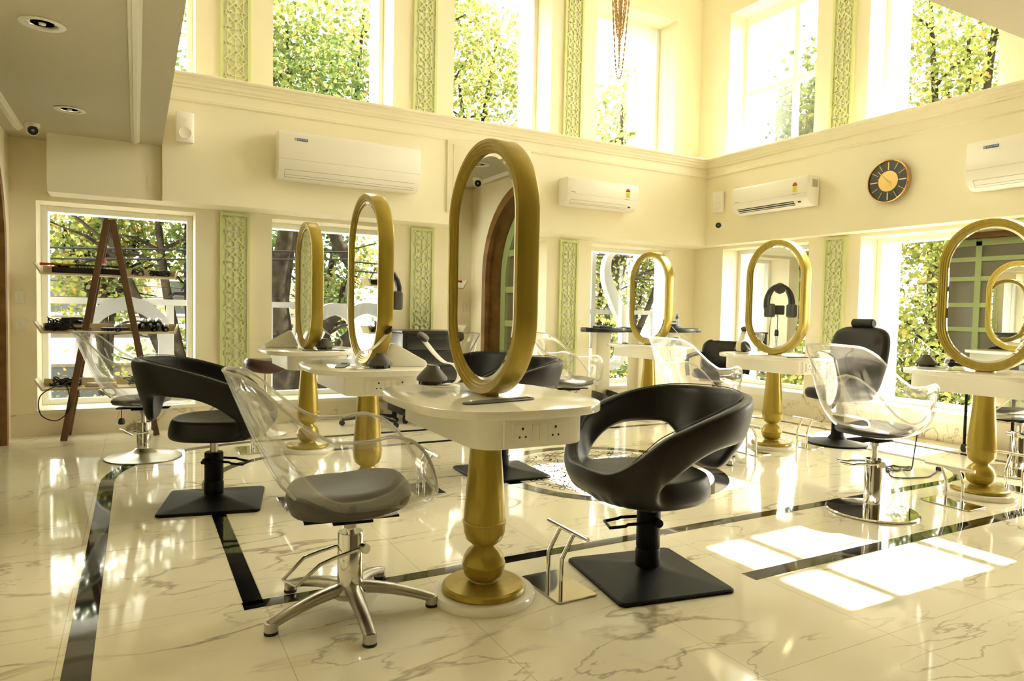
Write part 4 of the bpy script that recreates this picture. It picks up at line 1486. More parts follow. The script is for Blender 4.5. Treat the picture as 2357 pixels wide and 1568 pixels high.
# bead chandelier over the medallion
r = thing('bead_chandelier', 'chandelier of hanging amber bead strings at the top of the picture', 'chandelier', (3.24, 4.30, 0), 0)
MB().cyl((0, 0, 4.4), (0, 0, ZTOP), 0.012).build('rod', M_brass, r)
MB().lathe([(0.12, 4.38), (0.14, 4.39), (0.14, 4.41), (0.12, 4.42)], n=32).build('ring', M_brass, r)
for k, (wd, zb, an) in enumerate(((0.15, 3.04, 0.2), (0.13, 3.22, 1.1), (0.11, 3.34, 2.0), (0.10, 3.40, 2.8), (0.06, 3.50, 0.6), (0.06, 3.58, 1.7), (0.09, 3.46, 2.4), (0.12, 3.12, 0.9))):
    n = 54
    pts, rad = [], []
    for i in range(n * 4 + 1):
        t = -1 + 2 * i / (n * 4)
        s_ = wd * math.copysign(abs(t) ** 0.55, t) * (0.62 if abs(t) < 0.25 else 0.62 + 0.38 * (abs(t) - 0.25) / 0.75)
        pts.append(Vector((s_ * math.cos(an), s_ * math.sin(an), zb + (4.39 - zb) * abs(t) ** 1.7)))
        rad.append((0.0018, 0.0062, 0.0078, 0.0062)[i % 4])
    q = MB().tube(pts, rad, 7)
    q.build('bead_string', M_bead, r)

# ------------------------------------------------------------------ ladder shelf by the left window
r = thing('ladder_shelf', 'brown timber A-frame ladder shelf with three cream trays at the left window', 'shelf', (0, 0, 0))
def slat(q, a, b_, hw, hd):
    a, b_ = Vector(a), Vector(b_)
    d = (b_ - a).normalized()
    q.obox((a + b_) / 2, d, Vector((0, 1, 0)), d.cross(Vector((0, 1, 0))), (b_ - a).length / 2, hd, hw)
for a, c_, in (((-0.57, 7.27, 0.0), (-0.225, 7.27, 2.0)), ((0.17, 7.27, 0.0), (-0.185, 7.27, 2.0)), ((-0.56, 7.57, 0.0), (-0.225, 7.57, 2.0)), ((0.16, 7.57, 0.0), (-0.185, 7.57, 2.0))):
    q = MB()
    slat(q, a, c_, 0.027, 0.014)
    q.build('leg', M_wood, r, bevel=0.003, seg=1)
q = MB().cyl((-0.205, 7.26, 1.97), (-0.205, 7.58, 1.97), 0.008)
q.build('hinge_rod', M_brass, r)
TRAYZ = (1.485, 0.962, 0.452)
for z in TRAYZ:
    q = MB()
    pf = [(-0.79, z + 0.10), (-0.735, z), (0.335, z), (0.365, z + 0.085), (0.355, z + 0.088), (0.325, z + 0.016), (-0.725, z + 0.016), (-0.78, z + 0.104)]
    q.prism(pf, 7.285, 7.555, lambda u, v, w: (u, w, v))
    q.box(-0.74, 0.34, 7.545, 7.56, z, z + 0.085)
    q.build('tray', M_tray, r, smooth=0)

def coil(label, c, rx, n, seed, hgt=0.05, r_=0.005, m=M_rubber, group='coiled black cables on the ladder shelf'):
    rnd = random.Random(seed)
    pts = []
    for i in range(n):
        a = i * 0.9 + rnd.uniform(-0.3, 0.3)
        k = rnd.uniform(0.55, 1.0)
        pts.append((c[0] + rx * k * math.cos(a), c[1] + 0.075 * k * math.sin(a), c[2] + r_ + hgt * rnd.random()))
    o = MB().tube(catmull(pts, 5), r_, 6).build('coiled_cable', m)
    tag(o, label, 'cable', group)
    return o
T1, T2, T3 = [z + 0.017 for z in TRAYZ]
coil('coiled black cable at the right end of the top tray, rising to a loop', (0.21, 7.42, T1), 0.10, 46, 3, 0.05)
coil('tight black cable coil right of the timber leg on the top tray', (0.02, 7.42, T1), 0.055, 22, 5, 0.08)
coil('tangled black cable on the left end of the middle tray', (-0.60, 7.42, T2), 0.12, 40, 8, 0.12)
coil('tangled black cable on the left of the lowest tray', (-0.58, 7.42, T3), 0.12, 46, 9, 0.09)
coil('tangled black cable on the right half of the lowest tray', (0.05, 7.42, T3), 0.16, 44, 10, 0.08)
o = MB().tube(catmull([(0.10, 7.42, T1 + 0.04), (0.14, 7.42, T1 + 0.11), (0.21, 7.41, T1 + 0.17), (0.24, 7.41, T1 + 0.18), (0.30, 7.42, T1 + 0.06)], 8), 0.004, 6).build('loose_cable', M_rubber)
tag(o, 'single black cable standing up in a triangle over the top tray', 'cable')
o = MB().tube(catmull([(-0.62, 7.275, T3 + 0.03), (-0.74, 7.26, T3 - 0.06), (-0.735, 7.25, T3 - 0.22), (-0.62, 7.25, T3 - 0.28), (-0.52, 7.25, T3 - 0.18), (-0.53, 7.26, T3 - 0.02), (-0.56, 7.29, T3 + 0.04)], 8), 0.005, 6).build('hanging_cable', M_rubber)
tag(o, 'black cable loop hanging below the left end of the lowest tray', 'cable')

r = thing('tool_tray', 'long black open box lying on the top tray of the ladder shelf', 'box', (-0.34, 7.39, T1))
q = MB().box(-0.31, 0.26, -0.07, 0.07, 0, 0.006)
q.box(-0.31, 0.26, -0.07, -0.062, 0, 0.05).box(-0.31, 0.26, 0.062, 0.07, 0, 0.05).box(-0.31, -0.302, -0.07, 0.07, 0, 0.05).box(0.252, 0.26, -0.07, 0.07, 0, 0.05)
q.build('box', M_blackplastic, r, smooth=0)

r = thing('lotion_bottle', 'small pale bottle with pink cap between the ladder shelf legs', 'bottle', (-0.27, 7.48, T1))
MB().lathe([(0.036, 0), (0.038, 0.006), (0.038, 0.085), (0.03, 0.105)], n=24).build('body', M_label, r)
MB().lathe([(0.030, 0.103), (0.030, 0.145), (0.026, 0.15), (0.0, 0.15)], n=24).build('cap', M_pink, r)

def make_round_brush(label, loc, rz, tilt=0.0, s=1.0):
    r = thing('round_brush', label, 'hair brush', loc, rz, 'round black brushes on the middle tray')
    ax = Vector((0, -math.cos(tilt), math.sin(tilt)))
    MB().lathe([(0.0, -0.065 * s), (0.022 * s, -0.06 * s), (0.030 * s, -0.03 * s), (0.030 * s, 0.03 * s), (0.024 * s, 0.05 * s)], (0, 0.05, 0.032 * s), 24, ax).build('bristle_barrel', M_blackplastic, r)
    MB().lathe([(0.012 * s, 0.04 * s), (0.014 * s, 0.07 * s), (0.012 * s, 0.13 * s), (0.0, 0.145 * s)], (0, 0.05, 0.032 * s), 16, ax).build('handle', M_rubber, r)
    return r
rb = make_round_brush('tallest round black brush on the middle tray, third from the right end', (0.19, 7.43, T2 + 0.052), 0, -0.30, 1.15)
for i, (x, dz, tl, lb) in enumerate(((0.06, 0.045, 0, 'large round black brush on the middle tray, left of two others standing high'), (0.125, 0.05, 0, 'round black brush standing between two larger ones on the middle tray'), (0.25, 0.0, 0, 'low round black brush at the right end of the middle tray'), (-0.145, 0.0, 0, 'round black brush on the middle tray just left of the right timber leg'), (0.005, 0.0, 0, 'small round black brush in the front row right of the timber leg'), (0.155, 0.0, 0, 'small round black brush in the front row under the tallest brush'))):
    dup(rb, (x, 7.43 if dz else 7.40, T2 + dz), 0, lb)
def make_paddle(label, loc, rz, hm=M_blackplastic, bm_=M_blackplastic):
    r = thing('paddle_brush', label, 'hair brush', loc, rz, 'flat hair brushes on the ladder shelf')
    MB().prism(superell(0.065, 0.035, 28, 2.4), 0.022, 0.036).build('pad', bm_, r, bevel=0.003)
    q = MB()
    for i in range(-5, 6):
        for j in range(-2, 3):
            if (i / 5.5) ** 2 + (j / 2.6) ** 2 < 1:
                q.cyl((i * 0.011, j * 0.011, 0.002), (i * 0.011, j * 0.011, 0.024), 0.0016, n=6)
    q.build('bristles', M_rubber, r)
    MB().tube([(0.055, 0, 0.029), (0.10, 0, 0.027), (0.17, 0, 0.024)], [0.011, 0.010, 0.013], 12).build('handle', hm, r)
    return r
make_paddle('black paddle brush lying at the middle of the middle tray', (-0.42, 7.38, T2), PI)
make_paddle('black paddle brush lying right of the left timber leg on the middle tray', (-0.22, 7.36, T2), 0.15)
pb = make_paddle('amber handled brush lying across the black box on the top tray', (-0.42, 7.39, T1 + 0.05), 0.15 + PI, M_amber, M_blackplastic)
make_paddle('red and yellow handled brush at the left end of the black box', (-0.58, 7.40, T1 + 0.05), PI + 0.3, M_red, M_amber)
make_paddle('black bristled brush at the right of the black box beside the timber leg', (-0.30, 7.41, T1 + 0.05), 0.05)
def shelf_dryer(label, loc, rz, m=M_blackplastic):
    r = thing('hair_dryer', label, 'hair dryer', loc, rz, 'hair dryers on the ladder shelf')
    MB().lathe([(0.022, -0.10), (0.03, -0.09), (0.036, -0.01), (0.038, 0.05), (0.03, 0.075), (0.0, 0.08)], (0, 0, 0.04), 22, (1, 0, 0)).build('barrel', m, r)
    MB().tube([(0.02, 0, 0.035), (0.03, -0.05, 0.03), (0.05, -0.10, 0.024)], [0.019, 0.017, 0.015], 12).build('handle', m, r)
    return r
shelf_dryer('black hair dryer at the back of the middle tray left of the timber leg', (-0.50, 7.46, T2 + 0.055), 0.3)
shelf_dryer('black hair dryer on the middle tray against its back board, under the cables', (-0.62, 7.48, T2), -0.2)
shelf_dryer('dark hair dryer on the lowest tray left of the timber leg', (-0.52, 7.47, T3), 0.2)
r = thing('hair_clipper', 'pale straightening tool on the lowest tray right of the timber leg', 'hair tool', (-0.28, 7.36, T3), -0.12)
MB().prism(rrect(0.13, 0.018, 0.012, 5), 0.0, 0.02).build('lower_arm', M_tray, r, bevel=0.004)
MB().prism(rrect(0.12, 0.014, 0.01, 5), 0.021, 0.04).build('upper_arm', M_tissue, r, bevel=0.004)

# cord hanging from the domed foot chair with a plug
r = thing('hanging_plug', 'short black cord with plug hanging under the chair by the ladder shelf', 'cable', (-0.10, 6.15, 0))
MB().tube([(0, 0, 0.42), (0.0, 0.0, 0.34)], 0.003, 6).build('cord', M_rubber, r)
MB().lathe([(0.012, 0.345), (0.02, 0.335), (0.026, 0.305), (0.018, 0.295), (0.0, 0.295)], n=16).build('plug', M_blackplastic, r)

# ------------------------------------------------------------------ hood dryer stand, cabinet, trolleys
r = thing('hood_dryer', 'black hair hood dryer on a chrome stand behind the second left mirror', 'hood dryer', (2.20, 7.02, 0), 0)
def ring_seg(y0, a0, a1, R_, rw, rd, zc, yc):
    pts = [(R_ * math.cos(math.radians(a0 + (a1 - a0) * k / 14)), yc, zc + R_ * math.sin(math.radians(a0 + (a1 - a0) * k / 14))) for k in range(15)]
    return pts
arc1 = ring_seg(0, -25, 205, 0.27, 0, 0, 1.43, 0.0)
MB().tube([Vector((x, y + 0.02, z)) for x, y, z in arc1], (0.055, 0.03), 14, flat=(0, 1, 0)).build('hood_arm', M_blackplastic, r, smooth=50)
for sx in (-1, 1):
    q = MB().obox((sx * 0.235, -0.01, 1.33), (1, 0, 0), (0, 1, 0), (0, 0, 1), 0.055, 0.07, 0.10)
    q.build('heater_pad', M_darkgrey, r, bevel=0.03, seg=3)
MB().lathe([(0.0, -0.05), (0.07, -0.045), (0.085, 0), (0.07, 0.045), (0.0, 0.05)], (0.0, 0.02, 1.66), 28, (0, 1, 0)).build('hub', M_darkgrey, r)
MB().obox((0.02, 0.04, 1.34), (1, 0, 0), (0, 1, 0), (0, 0, 1), 0.10, 0.06, 0.07).build('control_box', M_blackplastic, r, bevel=0.015)
MB().cyl((0, 0.05, 0.08), (0, 0.05, 1.30), 0.016).build('pole', M_chrome, r)
MB().lathe([(0.026, 0.95), (0.03, 0.96), (0.03, 1.02), (0.02, 1.05)], (0, 0.05, 0), 20).build('pole_collar', M_blackplastic, r)
for k in range(5):
    a = 2 * PI * k / 5 + 0.3
    lg = MB().tube([(0.03 * math.cos(a), 0.05 + 0.03 * math.sin(a), 0.10), (0.18 * math.cos(a), 0.05 + 0.18 * math.sin(a), 0.085), (0.31 * math.cos(a), 0.05 + 0.31 * math.sin(a), 0.065)], [0.028, 0.022, 0.018], 12).build('leg', M_blackplastic, r)
    MB().cyl((0.31 * math.cos(a), 0.035 + 0.31 * math.sin(a), 0.028), (0.31 * math.cos(a), 0.065 + 0.31 * math.sin(a), 0.028), 0.028).build('caster', M_rubber, lg)
MB().tube(catmull([(0.14, 0.02, 1.30), (0.17, 0.03, 1.1), (0.16, 0.04, 0.85), (0.20, 0.05, 0.55), (0.12, 0.05, 0.3)], 6), 0.004, 6).build('power_cord', M_rubber, r)

r = thing('drawer_cabinet', 'dark glossy drawer cabinet against the long wall behind the front mirror', 'cabinet', (2.86, 7.22, 0), 0)
MB().box(-0.36, 0.36, -0.24, 0.24, 0.10, 0.98).build('body', M_blackplastic, r, bevel=0.008)
MB().box(-0.37, 0.37, -0.25, 0.25, 0.98, 1.01).build('top_tray', M_blackplastic, r, bevel=0.006)
for k in range(5):
    z0 = 0.13 + k * 0.168
    dw = MB().box(-0.32, 0.32, -0.255, -0.235, z0, z0 + 0.155).build('drawer', M_blackplastic, r, bevel=0.006)
    MB().box(-0.12, 0.12, -0.262, -0.25, z0 + 0.118, z0 + 0.135).build('drawer_pull', M_rubber, dw, bevel=0.003)
for sx in (-0.3, 0.3):
    for sy in (-0.18, 0.18):
        MB().cyl((sx - 0.015, sy, 0.045), (sx + 0.015, sy, 0.045), 0.045).build('caster', M_rubber, r)

def make_trolley(label, loc, rz):
    r = thing('tray_trolley', label, 'salon trolley', loc, rz, 'cream column trolleys with dark trays')
    st = []
    for k in range(40):
        a = 2 * PI * k / 40
        c_, s_ = math.cos(a), math.sin(a)
        st.append((0.26 * math.copysign(abs(c_) ** 0.75, c_), 0.17 * math.copysign(abs(s_) ** 0.75, s_)))
    MB().prism(st, 0.07, 0.125).build('base', M_darkgrey, r, bevel=0.012)
    for sx in (-0.10, 0.13):
        q = MB().lathe([(0.10, 0.12), (0.115, 0.125), (0.112, 0.225), (0.100, 0.228), (0.098, 0.135)], (sx, -0.02, 0), 36, sx=1.0, sy=0.9)
        q.v = [(x, y, z + (0.04 * (sx - x) / 0.1 if z > 0.2 else 0)) for x, y, z in q.v]
        q.build('bin_ring', M_darkgrey, r)
    MB().prism(rrect(0.11, 0.06, 0.02, 5, -0.02, 0.09), 0.12, 1.00).build('column', M_cream_col, r, bevel=0.004, seg=1)
    MB().prism([(x, y) for x, y in st], 1.00, 1.055).build('tray', M_blackplastic, r, bevel=0.012)
    MB().box(-0.17, 0.02, -0.08, 0.08, 1.054, 1.082).build('tray_insert', M_blackplastic, r, bevel=0.005)
    for sx in (-1, 1):
        MB().tube(catmull([(sx * 0.22, -0.10, 1.03), (sx * 0.335, -0.09, 1.03), (sx * 0.36, 0.0, 1.03), (sx * 0.335, 0.09, 1.03), (sx * 0.22, 0.10, 1.03)], 5), (0.028, 0.008), 10, flat=(0, 0, 1)).build('tool_ring', M_blackplastic, r)
    for sx in (-0.19, 0.19):
        for sy in (-0.11, 0.11):
            MB().cyl((sx - 0.012, sy, 0.035), (sx + 0.012, sy, 0.035), 0.035).build('caster', M_rubber, r)
    return r
tr = make_trolley('cream column trolley with dark tray, left of the corner station', (5.24, 7.05, 0), 0.0)
dup(tr, (5.86, 7.14, 0), PI / 2, 'cream column trolley almost hidden behind the smallest mirror')
dup(tr, (6.44, 7.08, 0), 0.0, 'cream column trolley in the corner, with clear bottle on its tray')
r = thing('spray_bottle', 'clear bottle with blue cap standing on the corner trolley', 'bottle', (6.44, 7.10, 1.057))
MB().lathe([(0.03, 0), (0.032, 0.01), (0.032, 0.11), (0.018, 0.13)], n=24).build('body', M_clearbottle, r)
MB().lathe([(0.020, 0.128), (0.020, 0.155), (0.008, 0.165), (0.007, 0.19), (0.0, 0.19)], n=20).build('cap', M_bluecap, r)
r = thing('clip_box', 'small black box lying on the corner trolley tray beside the bottle', 'box', (6.30, 7.04, 1.083))
MB().lathe([(0.0, -0.06), (0.035, -0.058), (0.036, 0.058), (0.0, 0.06)], (0, 0, 0.035), 24, (1, 0.2, 0)).build('body', M_blackplastic, r)

# dark trolley beyond the right station
r = thing('dark_trolley', 'dark salon trolley on casters beyond the right station, half hidden', 'salon trolley', (7.02, 3.40, 0), 0.0)
MB().box(-0.16, 0.16, -0.24, 0.24, 0.80, 0.86).build('top_tray', M_darkgrey, r, bevel=0.01)
MB().box(-0.14, 0.14, -0.22, 0.22, 0.62, 0.80).build('drawer_block', M_blackplastic, r, bevel=0.006)
for sx in (-0.13, 0.13):
    for sy in (-0.2, 0.2):
        lg = MB().cyl((sx, sy, 0.07), (sx, sy, 0.64), 0.013).build('leg', M_blackmetal, r)
        MB().cyl((sx, sy - 0.012, 0.038), (sx, sy + 0.012, 0.038), 0.038).build('caster', M_rubber, lg)

# cord on the floor near the right station
cord = [(5.02, 2.95, 0.40), (5.18, 3.06, 0.22), (5.42, 3.22, 0.05), (5.55, 3.36, 0.006), (5.72, 3.40, 0.006)]
for k in range(16):
    a = k * 1.35
    cord.append((5.55 - 0.025 * k * 0.4 + 0.10 * math.cos(a), 3.42 + 0.06 * math.sin(a * 1.1), 0.006 + 0.004 * (k % 3)))
cord += [(5.25, 3.28, 0.006), (5.22, 3.20, 0.006), (5.45, 3.12, 0.006), (5.62, 3.16, 0.006), (5.8, 3.22, 0.008)]
r = thing('power_cord', 'brown tangled power cord with black plug on the floor by the disc chair', 'cable')
MB().tube(catmull(cord, 6), 0.0048, 7).build('cord', M_rubber, r)
MB().obox((5.85, 3.24, 0.016), (0.93, 0.36, 0), (-0.36, 0.93, 0), (0, 0, 1), 0.05, 0.02, 0.016).build('plug', M_blackplastic, r, bevel=0.004)

# ------------------------------------------------------------------ outside: sign letters, street, trees, houses
def sign_shape(name, label, pts, w, y, closed=False, dep=0.10):
    r = thing(name, label, 'sign letter', (0, 0, 0), 0, 'large white facade sign shapes')
    P = catmull([(x, z, 0) for x, z in pts], 10, closed)
    n = len(P)
    q = MB()
    vs = []
    for i in range(n):
        a = P[(i - 1) % n] if closed or i > 0 else P[i]
        c_ = P[(i + 1) % n] if closed or i < n - 1 else P[i]
        t = (c_ - a).normalized()
        ww = w if not isinstance(w, (list, tuple)) else w[0] + (w[1] - w[0]) * math.sin(PI * i / (n - 1))
        nn = Vector((-t.y, t.x, 0)) * ww / 2
        for sg in (1, -1):
            for yy in (y, y + dep):
                vs.append((P[i].x + nn.x * sg, yy, P[i].y + nn.y * sg))
    fs = []
    for i in range(n if closed else n - 1):
        o, p_ = i * 4, ((i + 1) % n) * 4
        fs += [(o, p_, p_ + 2, o + 2), (o + 1, o + 3, p_ + 3, p_ + 1), (o, o + 1, p_ + 1, p_), (o + 2, p_ + 2, p_ + 3, o + 3)]
    q.add(vs, fs)
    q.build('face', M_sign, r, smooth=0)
    return r
SY = 8.75
sign_shape('sign_letter', 'white round letter of the facade sign outside the left window', [(0.30, 0.75), (0.22, 1.08), (-0.08, 1.24), (-0.40, 1.08), (-0.50, 0.75), (-0.40, 0.42), (-0.08, 0.28), (0.22, 0.42)], 0.15, SY, True)
sign_shape('sign_letter', 'white circular letter of the facade sign outside the second window', [(2.56, 0.80), (2.46, 1.10), (2.22, 1.22), (1.92, 1.05), (1.83, 0.75), (1.95, 0.45), (2.22, 0.32), (2.48, 0.5)], 0.16, SY, True)
sign_shape('sign_letter', 'white flowing S shaped stroke outside the corner window', [(6.72, 2.25), (6.52, 2.1), (6.50, 1.8), (6.66, 1.45), (6.86, 1.1), (6.90, 0.75), (6.72, 0.45), (6.42, 0.42), (6.22, 0.7)], (0.03, 0.20), SY, False, 0.12)
r = thing('sign_rail', 'white horizontal rail carrying the facade sign outside the windows', 'sign rail')
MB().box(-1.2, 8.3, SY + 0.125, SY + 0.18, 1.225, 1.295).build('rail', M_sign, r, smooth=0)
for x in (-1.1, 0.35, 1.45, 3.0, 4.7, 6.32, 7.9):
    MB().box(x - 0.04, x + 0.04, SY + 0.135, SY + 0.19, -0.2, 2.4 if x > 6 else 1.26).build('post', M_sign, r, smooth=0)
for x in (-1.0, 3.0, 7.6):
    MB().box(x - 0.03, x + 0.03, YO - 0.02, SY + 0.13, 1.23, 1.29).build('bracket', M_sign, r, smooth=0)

GZ = -3.6
struct(MB().box(-60, 70, YO + 1.2, 80, GZ - 0.2, GZ).build('ground_street', M_road, smooth=0))
struct(MB().box(XO + 1.0, 70, -40, YO + 1.2, GZ - 0.2, GZ).build('ground_side', M_road, smooth=0))

def make_tree(label, base, crowns, n, lm, leaf=0.13, trunk=0.2, seed=1, limbs=()):
    rnd = random.Random(seed)
    r = thing('street_tree', label, 'tree', (0, 0, 0), 0, 'trees outside the windows')
    q = MB()
    bx_, by = base
    tops = [Vector(c[:3]) for c in crowns]
    mid = Vector((bx_ + rnd.uniform(-.3, .3), by + rnd.uniform(-.3, .3), -0.6))
    q.tube(catmull([(bx_, by, GZ), (bx_ + 0.1, by, -2.2), mid], 5), [trunk * (1 - 0.03 * i) for i in range(11)], 10)
    for t in tops:
        k = mid.lerp(t, 0.5) + Vector((rnd.uniform(-.3, .3), rnd.uniform(-.3, .3), 0.2))
        pts = catmull([mid - Vector((0, 0, 0.2)), k, t + Vector((0, 0, 0.4))], 6)
        q.tube(pts, [trunk * 0.62 * (1 - 0.065 * i) for i in range(len(pts))], 8)
        for _ in range(5):
            a = k.lerp(t, rnd.random())
            d = Vector((rnd.uniform(-1, 1), rnd.uniform(-1, 1), rnd.uniform(-.3, .8))) * 1.1
            q.tube([a, a + d * 0.5 + Vector((0, 0, .08)), a + d], [0.035, 0.024, 0.010], 6)
    for lb in limbs:
        pts = catmull([p_[:3] for p_ in lb], 6)
        r0, r1 = lb[0][3], lb[-1][3]
        q.tube(pts, [r0 + (r1 - r0) * i / (len(pts) - 1) for i in range(len(pts))], 10)
    q.build('trunk', M_bark, r, smooth=60)
    q = MB()
    n, leaf = int(n * 1.5), leaf * 0.70
    tot = sum(c[3] ** 2 for c in crowns)
    for cx, cy, cz, R_ in crowns:
        m = int(n * R_ ** 2 / tot)
        cl = []
        for _ in range(max(6, m // 28)):
            v = Vector((rnd.gauss(0, 1), rnd.gauss(0, 1), rnd.gauss(0, 1))).normalized() * R_ * rnd.random() ** 0.45
            cl.append(Vector((cx, cy, cz)) + Vector((v.x, v.y, v.z * 0.85)))
        for _ in range(m):
            c = rnd.choice(cl)
            p_ = c + Vector((rnd.gauss(0, .24), rnd.gauss(0, .24), rnd.gauss(0, .20)))
            u = Vector((rnd.gauss(0, 1), rnd.gauss(0, 1), rnd.gauss(-0.3, 0.7))).normalized()
            nn = u.orthogonal().normalized()
            nn.rotate(Matrix.Rotation(rnd.random() * 2 * PI, 3, u))
            L_ = leaf * rnd.uniform(0.6, 1.25)
            w = L_ * 0.40
            fold = u.cross(nn) * w * 0.35
            q.add([p_, p_ + u * L_ * 0.25 + nn * w * 0.85 + fold, p_ + u * L_ * 0.62 + nn * w * 0.8 + fold, p_ + u * L_, p_ + u * L_ * 0.62 - nn * w * 0.8 + fold, p_ + u * L_ * 0.25 - nn * w * 0.85 + fold], [(0, 1, 2, 3), (0, 3, 4, 5)])
    o = q.build('crown', lm, r, smooth=0, flip=False)
    return r
TA, TB, TC = M_leaf_a, M_leaf_b, M_leaf_c
make_tree('old tree with thick forked trunk outside the second window', (2.1, 12.2), [(1.6, 12.6, 3.6, 1.5), (3.0, 12.4, 4.8, 1.6), (2.2, 13.6, 5.6, 1.5), (3.6, 13.2, 1.5, 1.1)], 5200, TB, 0.15, 0.15, 11,
          limbs=[[(2.2, 11.2, -3.0, .24), (1.98, 11.0, 0.4, .19), (1.9, 11.0, 1.5, .17), (2.05, 11.0, 2.6, .14), (1.9, 11.1, 4.2, .09)], [(2.15, 11.1, -0.6, .17), (2.9, 11.0, 0.55, .15), (3.5, 11.0, 1.3, .14), (3.05, 11.0, 1.95, .13), (2.75, 11.0, 2.5, .11), (2.7, 11.0, 3.6, .07)], [(2.6, 11.0, 0.9, .08), (3.2, 11.0, 1.35, .08), (4.4, 11.1, 1.75, .05)]])
make_tree('leafy tree high beyond the third window, pale sunlit leaves', (6.3, 12.8), [(5.6, 12.6, 5.3, 1.6), (6.6, 12.9, 6.6, 1.5), (6.0, 12.6, 3.2, 1.4), (7.4, 12.6, 4.6, 1.4), (5.2, 12.8, 7.2, 1.3)], 6400, TA, 0.15, 0.2, 12)
make_tree('tall tree with slim branches beyond the upper second window', (3.2, 14.6), [(2.6, 14.2, 6.4, 1.9), (4.2, 14.4, 7.0, 1.8), (1.6, 14.6, 7.4, 1.6)], 3600, TA, 0.16, 0.2, 13)
make_tree('bushy tree beyond the corner window', (9.6, 12.6), [(8.9, 12.2, 1.9, 1.5), (9.6, 12.2, 3.9, 1.6), (9.6, 12.6, 5.6, 1.3), (10.6, 12.8, 5.0, 1.2), (9.0, 12.4, 0.3, 1.3)], 6600, TA, 0.15, 0.2, 14)
make_tree('round green tree across the street at left', (-0.7, 14.4), [(-1.1, 14, 2.2, 0.85), (-0.45, 14.2, 2.85, 0.85), (0.2, 14.4, 2.5, 0.75), (-0.6, 14.3, 1.5, 0.7)], 4200, TA, 0.14, 0.13, 15)
make_tree('dark leaning tree at the right side of the left window', (1.0, 13.0), [(0.75, 12.8, 3.0, 0.75), (0.25, 12.6, 3.5, 0.8), (1.0, 13, 2.2, 0.6), (-0.9, 12.7, 3.7, 0.7)], 3000, TB, 0.13, 0.17, 16)
make_tree('sunlit yellow green tree outside the right window behind the headrest chair', (11.4, 6.3), [(11.0, 6.6, 1.2, 1.0), (11.2, 6.2, 2.4, 0.9), (10.9, 5.6, 0.4, 0.9), (11.3, 7.0, 0.2, 0.8)], 5600, TA, 0.125, 0.17, 17)
make_tree('sunlit tree with brown boughs high outside the clock wall', (12.4, 6.6), [(11.8, 6.4, 5.4, 1.2), (12.2, 7.3, 6.6, 1.3), (11.8, 5.9, 6.9, 1.1), (12.4, 7.0, 4.8, 1.1)], 4000, TA, 0.14, 0.2, 18)
make_tree('green tree beyond the four pane upper window', (12.8, 9.4), [(12.2, 9.3, 5.0, 1.2), (12.6, 9.9, 5.6, 1.0), (12.0, 8.9, 3.2, 1.3), (12.2, 9.2, 6.3, 0.7)], 4200, TB, 0.17, 0.2, 19)
make_tree('low shrub tree by the street outside the corner', (8.6, 11.2), [(8.0, 11.0, -0.6, 1.1), (9.2, 10.8, -0.4, 1.1)], 2400, TB, 0.14, 0.1, 21)
make_tree('yellow flowering shrub below the left window at its right side', (0.9, 13.6), [(0.7, 13.4, -0.1, 0.85), (1.3, 13.6, 0.3, 0.8), (-1.2, 13.0, -0.7, 0.8)], 2800, TA, 0.13, 0.1, 22)
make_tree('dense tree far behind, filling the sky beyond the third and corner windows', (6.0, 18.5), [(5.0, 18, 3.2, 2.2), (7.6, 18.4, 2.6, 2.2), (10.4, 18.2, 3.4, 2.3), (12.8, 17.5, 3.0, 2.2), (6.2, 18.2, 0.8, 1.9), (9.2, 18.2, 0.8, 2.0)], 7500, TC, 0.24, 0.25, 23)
make_tree('light foliage tree low outside the clock wall near the corner', (10.4, 8.6), [(10.0, 8.2, 0.4, 0.9), (10.2, 8.8, 1.0, 0.8)], 1800, TA, 0.16, 0.1, 24)

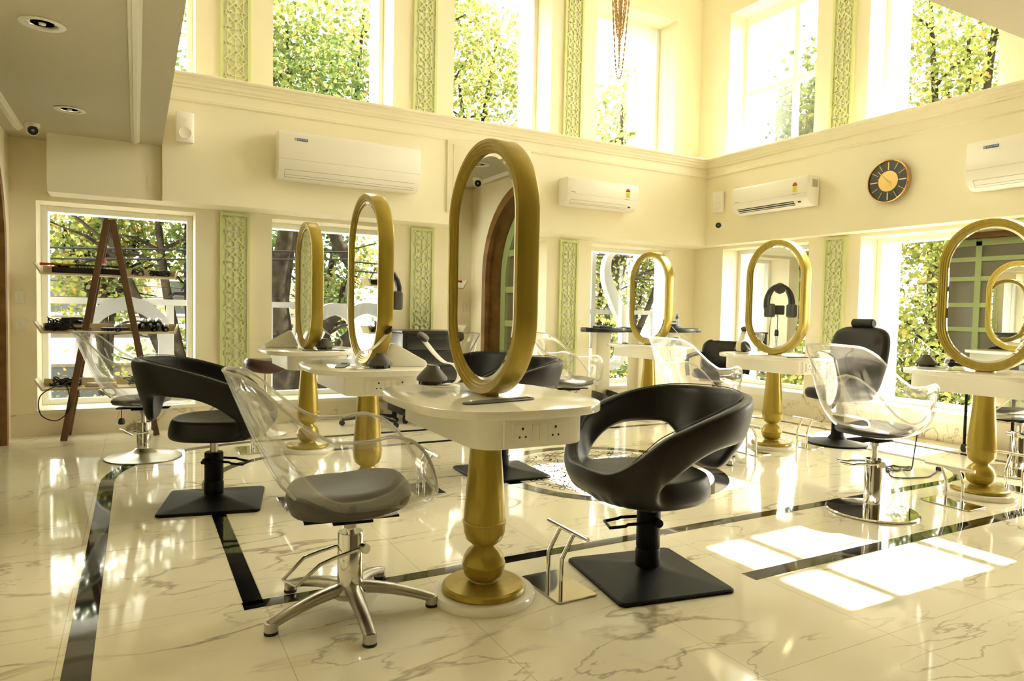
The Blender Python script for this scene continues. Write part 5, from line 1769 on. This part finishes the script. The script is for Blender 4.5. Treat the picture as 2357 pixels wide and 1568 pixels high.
def make_house(label, x0, x1, y0, y1, z1, m, wins, bands=()):
    r = thing('street_house', label, 'building')
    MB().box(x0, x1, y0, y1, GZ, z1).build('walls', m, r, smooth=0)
    for a, c_, za, zb in wins:
        w = MB().box(a, c_, y0 - 0.06, y0 + 0.05, za, zb).build('window', M_bldgwin, r, smooth=0)
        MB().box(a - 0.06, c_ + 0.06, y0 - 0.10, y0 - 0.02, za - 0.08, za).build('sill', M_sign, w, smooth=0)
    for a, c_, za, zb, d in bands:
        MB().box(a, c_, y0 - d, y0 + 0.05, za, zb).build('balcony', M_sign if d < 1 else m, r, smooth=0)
    return r
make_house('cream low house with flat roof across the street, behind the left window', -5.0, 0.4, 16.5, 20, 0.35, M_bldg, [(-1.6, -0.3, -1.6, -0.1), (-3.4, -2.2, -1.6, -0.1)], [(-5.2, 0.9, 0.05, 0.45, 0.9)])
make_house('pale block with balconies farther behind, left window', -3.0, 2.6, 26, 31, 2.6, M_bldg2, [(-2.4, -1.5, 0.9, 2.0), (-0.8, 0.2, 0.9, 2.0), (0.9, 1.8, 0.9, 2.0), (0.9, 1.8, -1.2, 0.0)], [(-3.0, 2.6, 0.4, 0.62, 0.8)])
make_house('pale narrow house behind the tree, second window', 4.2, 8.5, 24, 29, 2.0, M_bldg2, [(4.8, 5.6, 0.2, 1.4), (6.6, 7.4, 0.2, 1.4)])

for i, (za, zb, sag, lb) in enumerate(((1.75, 2.30, 0.05, 'upper thick bundle of street cables across the left window'), (1.60, 2.25, 0.08, 'lower thick bundle of street cables across the left window'), (1.25, 1.55, 0.08, 'thin street cable across the left and second windows'), (1.75, 1.4, 0.10, 'thin street cable in front of the tree trunk, second window'), (1.0, 1.2, 0.05, 'lowest thin street cable outside the windows'))):
    q = MB()
    pts = [(-6 + 16 * t / 20, 10.6 + 0.1 * i, za + (zb - za) * (t / 20) * 1.3 - sag * math.sin(PI * t / 20)) for t in range(21)]
    q.tube(pts, 0.014 if i < 2 else 0.004, 6)
    tag(q.build('street_cable', M_cable), lb, 'cable')
